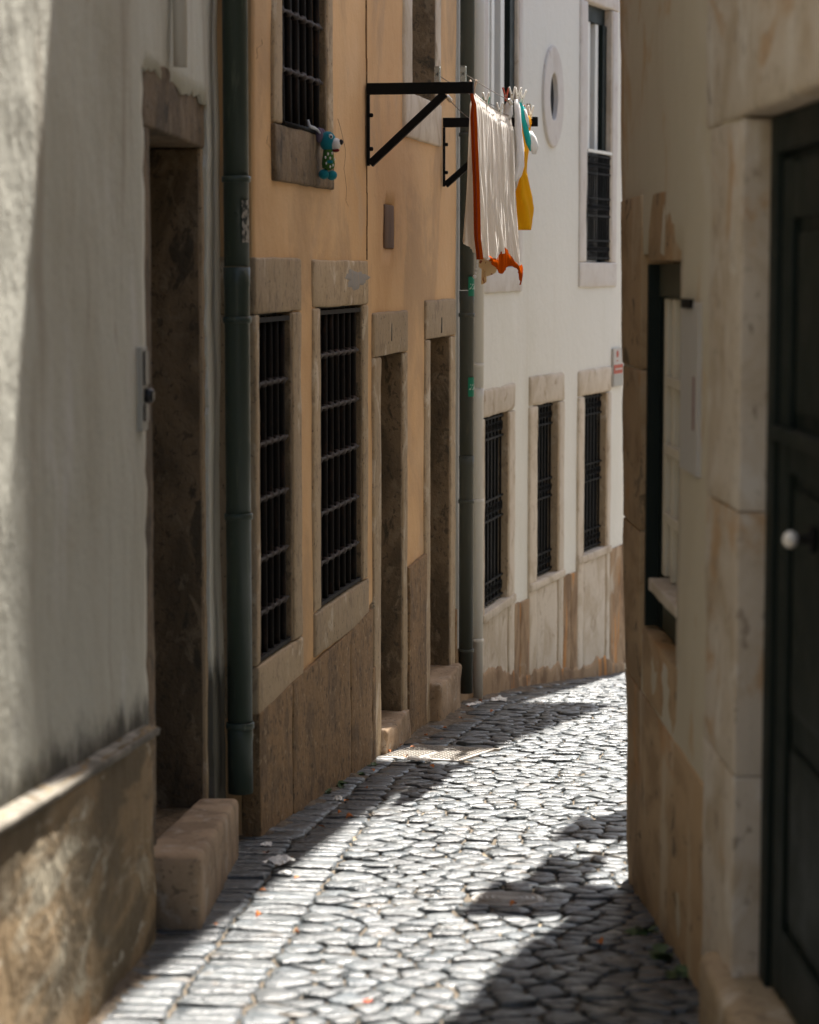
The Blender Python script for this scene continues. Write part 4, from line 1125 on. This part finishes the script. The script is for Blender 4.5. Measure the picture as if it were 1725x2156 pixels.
# yellow garment
yg = empty('yellow_garment', LP(2.4, 0.02, 2.0), 0, 'bright yellow garment hanging twisted behind the far end of the towel', 'garment')
yi = yg.matrix_basis.inverted()
def yel(a, b):
    z = 2.64 - 0.70 * b
    wn_ = 0.022 + 0.030 * math.exp(-((b - .06) / .09) ** 2) + 0.040 * min(1, max(0, (b - .5) / .3)) + 0.012 * math.exp(-((b - .28) / .07) ** 2)
    c = 0.004 - 0.026 * b
    an = 2 * math.pi * a
    wob = 1 + 0.18 * math.sin(4 * an + b * 12)
    al = 0.05 + 0.05 * b
    return yi @ LP(2.38 + al * math.cos(an) * wob + 0.03 * b, c + wn_ * math.sin(an) * wob * (0.6 if b < .5 else 1), z)
mb = MB().grid(yel, 22, 44)
mb.add([yel(i / 22, 1) for i in range(22)], [tuple(range(22))])
mb.build('fabric', M['cotton_yellow'], yg)
MB().tube([yi @ LP(2.36 + .03 * math.cos(a), .0 + .028 * math.cos(a), 2.615 + .035 * math.sin(a)) for a in [i * math.pi / 6 for i in range(13)]], .014, 8).build('twisted_strap', M['cotton_yellow'], yg)
# pegs
def peg(t, n, z, mat, label, lean_=0.0):
    p = empty('clothes_peg', LP(t, n, z), 0, label, 'clothes peg', 'clothes pegs on the washing line')
    iv = p.matrix_basis.inverted()
    for sgn in (-1, 1):
        pts = [LP(t, n + lean_ * h + sgn * sp, z + h) for h, sp in ((-.030, .004), (-.005, .005), (.015, .008), (.040, .015), (.052, .019))]
        MB().tube([iv @ q for q in pts], [.004, .0055, .006, .006, .0055], 6).build('prong', mat, p)
    MB().tube([iv @ LP(t - .006, n, z + .004), iv @ LP(t + .006, n, z + .004)], .006, 8).build('spring', M['chrome'], p)
peg(0.33, 0.0, 2.67, M['peg_wood'], 'pale wooden peg at the near top corner of the towel')
peg(0.78, 0.0, 2.635, M['peg_white'], 'small white peg on the top fold of the towel')
peg(0.98, -0.03, 2.625, M['peg_green'], 'green peg peeping over the top fold of the towel')
peg(1.30, 0.0, 2.615, M['peg_white'], 'white peg in the dip of the line over the far half of the towel')
peg(1.70, .015, 2.735, M['peg_white'], 'tall white peg holding the short white sock', 0.0)
peg(1.74, -.03, 2.735, M['peg_red'], 'red peg behind the white pegs of the socks')
peg(1.76, .040, 2.735, M['peg_white'], 'white peg clipped to the pale grey sock', 0.1)
peg(1.82, .060, 2.725, M['peg_white'], 'white peg clipped to the turquoise sock', 0.15)
peg(2.28, -.01, 2.665, M['peg_red'], 'red peg left of the yellow garment')
peg(2.34, .01, 2.668, M['peg_white'], 'white peg on the strap of the yellow garment')
peg(2.42, .03, 2.670, M['peg_white'], 'outermost white peg nearest the far bracket')

# ------------------------------------------------------------------ plush dog tied to the upper window
toy = empty('plush_toy', (0, 0, 0), 0, 'turquoise plush dog with green spotted body tied to the barred upper window', 'toy')
toy.matrix_basis = ochre.matrix_basis @ Matrix.Translation((1.60, -0.04, 2.335)) @ Matrix.Scale(0.82, 4)
MB().ball((0.0, -.012, -.035), (.050, .050, .060)).build('head', M['plush_teal'], toy)
mz = MB().ball((0.0, -.058, -.050), (.036, .034, .036)).build('muzzle', M['plush_white'], toy)
MB().ball((0.0, -.092, -.040), (.016, .014, .017), 10, 7).build('nose', M['plush_black'], mz)
MB().ball((-.006, -.062, -.088), (.013, .022, .012), 10, 6).build('tongue', M['plush_red'], mz)
for sx in (-1, 1):
    e_ = MB().ball((sx * .034, -.036, -.008), (.010, .013, .016), 10, 6).build('eye', M['plush_white'], toy)
    MB().ball((sx * .042, -.041, -.010), (.005, .006, .009), 8, 5).build('pupil', M['plush_black'], e_)
    MB().ball((sx * .040, .032, .000), (.022, .024, .046), 10, 7).build('ear', M['plush_purple'], toy)
MB().lathe([(.012, -.205), (.036, -.19), (.040, -.165), (.034, -.12), (.030, -.09), (.024, -.07)], (0.0, -.014, 0), 16).build('body', M['plush_green'], toy)
for (a_, zz) in ((-170, -.11), (-125, -.105), (-150, -.135), (-185, -.165), (-120, -.175), (-150, -.185), (-90, -.14), (165, -.13)):
    rr = .037 if zz < -.12 else .034
    MB().ball((rr * math.cos(R(a_)), -.014 + rr * math.sin(R(a_)), zz), (.006, .006, .009), 8, 5).build('spot', M['plush_white'], toy)
MB().box(-.040, -.028, -.048, -.016, -.165, -.148, .003).build('pocket', M['plush_teal'], toy)
for (xx, yy, zz) in ((-.012, .010, -.228), (.008, -.034, -.234)):
    MB().ball((xx, yy, zz), (.028, .033, .030), 12, 8).build('foot', M['plush_teal'], toy)
MB().tube([(-.26, .05, .075), (-.25, .045, .04), (-.18, .035, .035), (-.10, .03, .028), (-.03, .02, .0), (0, 0.0, -.005)], [.006, .010, .011, .008, .004, .002], 6).build('ribbon', M['ribbon'], toy)

# ------------------------------------------------------------------ ironwork in the paving
mh = empty('manhole_cover', (MANHOLE[0], MANHOLE[1], gz(MANHOLE[1])), 0, 'small round iron manhole cover with concentric rings among the cobbles', 'manhole cover')
mh.rotation_euler = (math.atan(-0.08), 0, 0)
MB().lathe([(.145, -.03), (.145, .0), (.139, .002), (.137, -.001), (.128, -.001), (.126, .003), (.02, .003)], seg=36).build('plate', M['cast_iron'], mh)
for r_ in (.11, .088, .066, .044): MB().lathe([(r_ + .006, .002), (r_ + .005, .006), (r_ - .005, .006), (r_ - .006, .002)], seg=32).build('ring', M['cast_iron'], mh)
uc = empty('utility_cover', (COVER['c'][0], COVER['c'][1], gz(COVER['c'][1]) + .002), math.atan2(COVER['ax'][1], COVER['ax'][0]), 'square iron utility cover with raised studs in the paving by the first stone doorway', 'utility cover')
uc.rotation_euler = Matrix.Rotation(math.atan(-.08), 4, 'X').to_3x3().to_4x4().__matmul__(Matrix.Rotation(math.atan2(COVER['ax'][1], COVER['ax'][0]), 4, 'Z')).to_euler()
hw, hd = COVER['w'] / 2, COVER['d'] / 2
for (a, b) in ((-hw, -.004), (.004, hw)):
    pt = MB().box(a, b, -hd, hd, -.03, .0, .003).build('plate', M['cast_iron'], uc)
    st = MB()
    for i in range(7):
        for j in range(14):
            x = a + .03 + i * (b - a - .06) / 6; y = -hd + .04 + j * (2 * hd - .08) / 13
            st.box(x - .010, x + .010, y - .006, y + .006, 0.001, .005)
    clean(st.build('studs', M['cast_iron'], pt), kind='stuff')
MB().box(-hw - .03, hw + .03, -hd - .03, -hd - .004, -.03, .002).build('rim', M['cast_iron'], uc)
MB().box(-hw - .03, hw + .03, hd + .004, hd + .03, -.03, .002).build('rim', M['cast_iron'], uc)

# dirt washed up against the foot of the walls
M['dirt'] = material('dry_brown_dirt', (0.15, 0.115, 0.08), [((14, 14, 14), 6, 0.5, 0.44, 0.62, (0.07, 0.055, 0.04), 0.8), ((30, 30, 30), 5, 0.4, 0.56, 0.66, (0.26, 0.21, 0.15), 0.7)], rough=1.0, bumps=[((60, 60, 60), 5, 1.0, 0.012)])
def drift(y0, y1, wmax, seed, lf=LEFT):
    def f(u, v):
        y = y0 + (y1 - y0) * u; l = lerp_table(lf, y) + 0.02
        w = wmax * (0.45 + 0.55 * math.sin(math.pi * u)) * (0.75 + 0.6 * fbm(y * 2.2, seed, 0.0))
        x = l + w * v
        hgt = 0.022 * (1 - v) ** 0.7 * (0.6 + 0.6 * fbm(x * 6, y * 6, seed)) + 0.008 * fbm(x * 18, y * 18, seed)
        return (x, y, gz(y) + hgt - 0.010 * v)
    clean(MB().grid(f, 90, 12).build('dirt', M['dirt'], street), kind='stuff')
drift(13.85, 16.2, 0.42, 2.0); drift(16.0, 20.5, 0.30, 5.0); drift(11.0, 13.1, 0.14, 8.0); drift(9.9, 11.2, 0.16, 11.0); drift(5.8, 8.2, 0.13, 14.0)
# ------------------------------------------------------------------ leaves, litter and weeds
lf = []
for v_ in range(4):
    mb = MB(); rl_ = random.Random(v_)
    L_ = 0.035; cu = rl_.uniform(.006, .016)
    prof = [(0, 0), (.25, .38), (.55, .45), (.8, .28), (1, 0)]
    vs = []
    for (t, wd) in prof:
        z = cu * math.sin(t * math.pi) ; x = t * L_ - L_ / 2
        vs += [(x, -wd * L_ * .9, z + cu * wd), (x, 0, z * .4), (x, wd * L_ * .9, z + cu * wd * rl_.uniform(.4, 1.4))]
    fs = []
    for i in range(len(prof) - 1):
        for j in range(2): fs.append((i * 3 + j, i * 3 + j + 1, i * 3 + j + 4, i * 3 + j + 3))
    mb.add(vs, fs); me_o = mb.build('fallen_leaf', M['leaf_orange'], fix=False); lf.append(me_o.data); bpy.data.objects.remove(me_o)
LEAVES = [(0.49, 16.3), (0.19, 14.0), (-0.05, 13.75), (0.05, 13.05), (-0.31, 11.44), (-0.4, 10.62), (-0.57, 9.02), (-0.61, 9.9), (-0.12, 7.13), (0.39, 8.72), (0.66, 8.02),
          (0.02, 13.62), (-0.12, 13.4), (0.40, 15.9), (0.33, 15.2), (0.22, 14.6), (0.10, 14.2), (-0.20, 12.6), (-0.45, 9.3), (-0.55, 8.5), (-0.28, 10.9), (-0.22, 11.9),
          (0.55, 15.6), (-0.02, 13.15), (-0.5, 9.75), (-0.33, 11.05), (0.28, 13.0), (0.12, 12.75), (-0.70, 8.35), (-0.40, 8.2)]
rl = random.Random(5); leaf_zone = {}
for (x, y) in LEAVES:
    o = link('fallen_leaf', lf[rl.randrange(4)], M['leaf_orange'])
    o.location = (x, y, gz(y) + 0.008); o.rotation_euler = (rl.uniform(-.3, .3), rl.uniform(-.3, .3), rl.uniform(0, 6.28))
    sc = rl.uniform(0.6, 1.05); o.scale = (sc, sc, sc)
    zone = ('on the sunlit foreground cobbles' if y < 9.2 and x > -.5 else 'on the cobbles by the big doorstep' if y < 9.4
            else 'in the shaded gutter below the ochre plinth' if y < 12.7 else 'on or beside the iron utility cover' if y < 13.9 else 'in the shade before the second stone doorway')
    leaf_zone.setdefault(zone, []).append((y, o))
NTH = ['nearest', 'second nearest', 'third nearest', 'fourth nearest', 'fifth nearest', 'sixth nearest', 'seventh nearest', 'furthest']
for zone, items in leaf_zone.items():
    for k, (y, o) in enumerate(sorted(items, key=lambda q: q[0])):
        clean(o, 'dry orange leaf ' + zone + ', ' + (NTH[k] if k < len(items) - 1 else 'furthest') + ' of them', 'leaf', 'fallen orange leaves along the gutter')
def scrap(x, y, size, label, mat, flat=0.5, seed=0):
    mb = MB(); r_ = random.Random(seed)
    def f(u, v):
        a, b = u - .5, v - .5
        h = fbm(u * 3 + seed, v * 3, seed) * .5 + .5
        return (a * size * (1 + .3 * fbm(v * 2, seed, 1)), b * size * .8 * (1 + .3 * fbm(u * 2, seed, 4)), size * flat * h * (1 - .6 * (4 * a * a + 4 * b * b) / 2))
    o = mb.grid(f, 9, 9, smooth=False).build('paper_scrap', mat)
    o.location = (x, y, gz(y) + .008); o.rotation_euler = (0, 0, r_.uniform(0, 6.28))
    return clean(o, label, 'litter', 'bits of litter along the gutter')
scrap(-0.54, 9.64, .11, 'largest crumpled white paper in the sunlight near the doorstep', M['paper'], .45, 1)
scrap(-0.50, 9.40, .05, 'scrap of white paper just below the crumpled paper by the doorstep', M['paper'], .4, 2)
scrap(-0.35, 11.44, .055, 'small pale crumpled wrapper in the shade below the barred windows', M['paper'], .8, 3)
scrap(0.63, 16.42, .13, 'white stone-like scrap at the foot of the white drainpipe', M['paper'], .3, 4)
scrap(0.42, 16.0, .07, 'small white scrap in the gutter below the dark grey drainpipe', M['paper'], .3, 5)
scrap(0.47, 16.1, .05, 'tiny white scrap beside the dark grey drainpipe foot', M['paper'], .5, 6)
scrap(0.90, 15.95, .05, 'folded white scrap on the shaded cobbles before the white house', M['paper'], .9, 7)
scrap(-0.62, 10.1, .06, 'pale scrap in the shade at the foot of the green drainpipe', M['paper'], .4, 8)
scrap(0.06, 13.02, .14, 'grey flattened paper at the edge of the utility cover', M['cover_white'], .25, 9)
scrap(-0.13, 7.13, .03, 'small red scrap on the sunlit cobbles in the foreground', M['sign_red'], .4, 10)

def weed(x, y, n, size, label, seed, broad=1.0):
    r_ = random.Random(seed); t = empty('weed', (x, y, gz(y)), 0, label, 'weed', 'weeds growing at the foot of the walls')
    for k in range(n):
        a = r_.uniform(0, 6.28); el = r_.uniform(.15, .9); L_ = size * r_.uniform(.55, 1.1); w_ = L_ * .30 * broad
        bx, by = r_.uniform(-.4, .4) * size, r_.uniform(-.4, .4) * size
        dr = Vector((math.cos(a) * math.cos(el), math.sin(a) * math.cos(el), math.sin(el))); sd = Vector((-math.sin(a), math.cos(a), 0))
        vs = []
        for (f, w2) in ((0, .12), (.3, .8), (.6, 1.0), (.85, .6), (1, .05)):
            c = Vector((bx, by, -.005)) + dr * L_ * f + Vector((0, 0, -.35 * L_ * f * f)) + Vector((0, 0, L_ * .15))
            vs += [c - sd * w_ * w2, c + Vector((0, 0, -.004)), c + sd * w_ * w2]
        fs = [(i * 3 + j, i * 3 + j + 1, i * 3 + j + 4, i * 3 + j + 3) for i in range(4) for j in range(2)]
        MB().add(vs, fs, True).build('leaf', M['leaf_green'], t, fix=False)
weed(-0.36, 12.05, 16, .055, 'largest low green weed at the foot of the ochre plinth', 1)
weed(-0.42, 11.75, 12, .045, 'small green weed at the ochre plinth, nearer than the large weed', 2)
weed(-0.27, 12.45, 10, .04, 'small green weed at the ochre plinth just before the first doorway', 3)
weed(-0.20, 12.85, 9, .04, 'tiny green weed beside the first stone doorstep', 4)
weed(0.82, 8.25, 9, .07, 'dark broad-leaved weed at the foot of the corner house, furthest from the door', 5, 1.5)
weed(0.86, 7.85, 8, .07, 'dark broad-leaved weed at the foot of the corner house, middle of the three', 6, 1.5)
weed(0.89, 7.55, 8, .06, 'dark broad-leaved weed at the foot of the corner house, nearest the green door', 7, 1.5)

# ------------------------------------------------------------------ added unseen lines and cloths overhead, shaped to cast shadows on the paving
def overhead(name, y, z0, x0, x1, items):
    l = MB().tube([(x0 + (x1 - x0) * i / 12, y, z0 - .06 * math.sin(math.pi * i / 12)) for i in range(13)], .003, 5).build('washing_line', M['cord'])  # added line, out of view, only there to hold the shade cloths
    clean(l, name, 'clothesline')
    return l
def sheet(x0, x1, y0, y1, z, h, label, mat, seed):
    t = empty('added_shade_cloth', (x0, y0, z), 0, label, 'laundry', 'added cloths that shade the street from overhead')
    iv = t.matrix_basis.inverted()
    def f(a, b):
        w = 0.02 * math.sin(a * 19 + seed) * (.3 + b) + .012 * math.sin(a * 41 + seed)
        hh = h * (1 + .12 * math.sin(a * 5 + seed) + .10 * math.sin(a * 13 + 2 * seed))
        return iv @ Vector((x0 + (x1 - x0) * a, y0 + (y1 - y0) * a + w, z - b * hh))
    MB().grid(f, 40, 10).build('cloth', mat, t, fix=False)
overhead('added line for unseen shade cloths above the street, nearest of the three overhead', 11.43, 4.93, -0.50, 2.56, None)
sheet(0.84, 1.88, 11.43, 11.43, 4.90, 1.25, 'added white shade cloth, out of view, on the nearest overhead line', M['cotton_white'], 1.0)
overhead('added line for unseen shade cloths above the street, middle one of the three overhead', 12.1, 4.93, -0.38, 2.56, None)
sheet(1.10, 1.36, 12.1, 12.1, 4.90, 1.45, 'added narrow shade cloth, out of view, on the middle overhead line', M['cotton_white'], 2.3)
overhead('added line for unseen shade cloths above the street, furthest of the three overhead', 13.25, 4.93, -0.17, 2.56, None)
sheet(1.30, 1.75, 13.25, 13.25, 4.90, 1.70, 'added long shade cloth, out of view, on the furthest overhead line', M['cotton_white'], 4.0)
overhead('added line for unseen shade cloths above the street, just before the nearest big cloth', 11.08, 4.93, -0.56, 2.5, None)
sheet(1.25, 1.84, 11.08, 11.08, 4.90, 0.95, 'added small shade cloth, out of view, just before the big cloth', M['cotton_white'], 6.0)
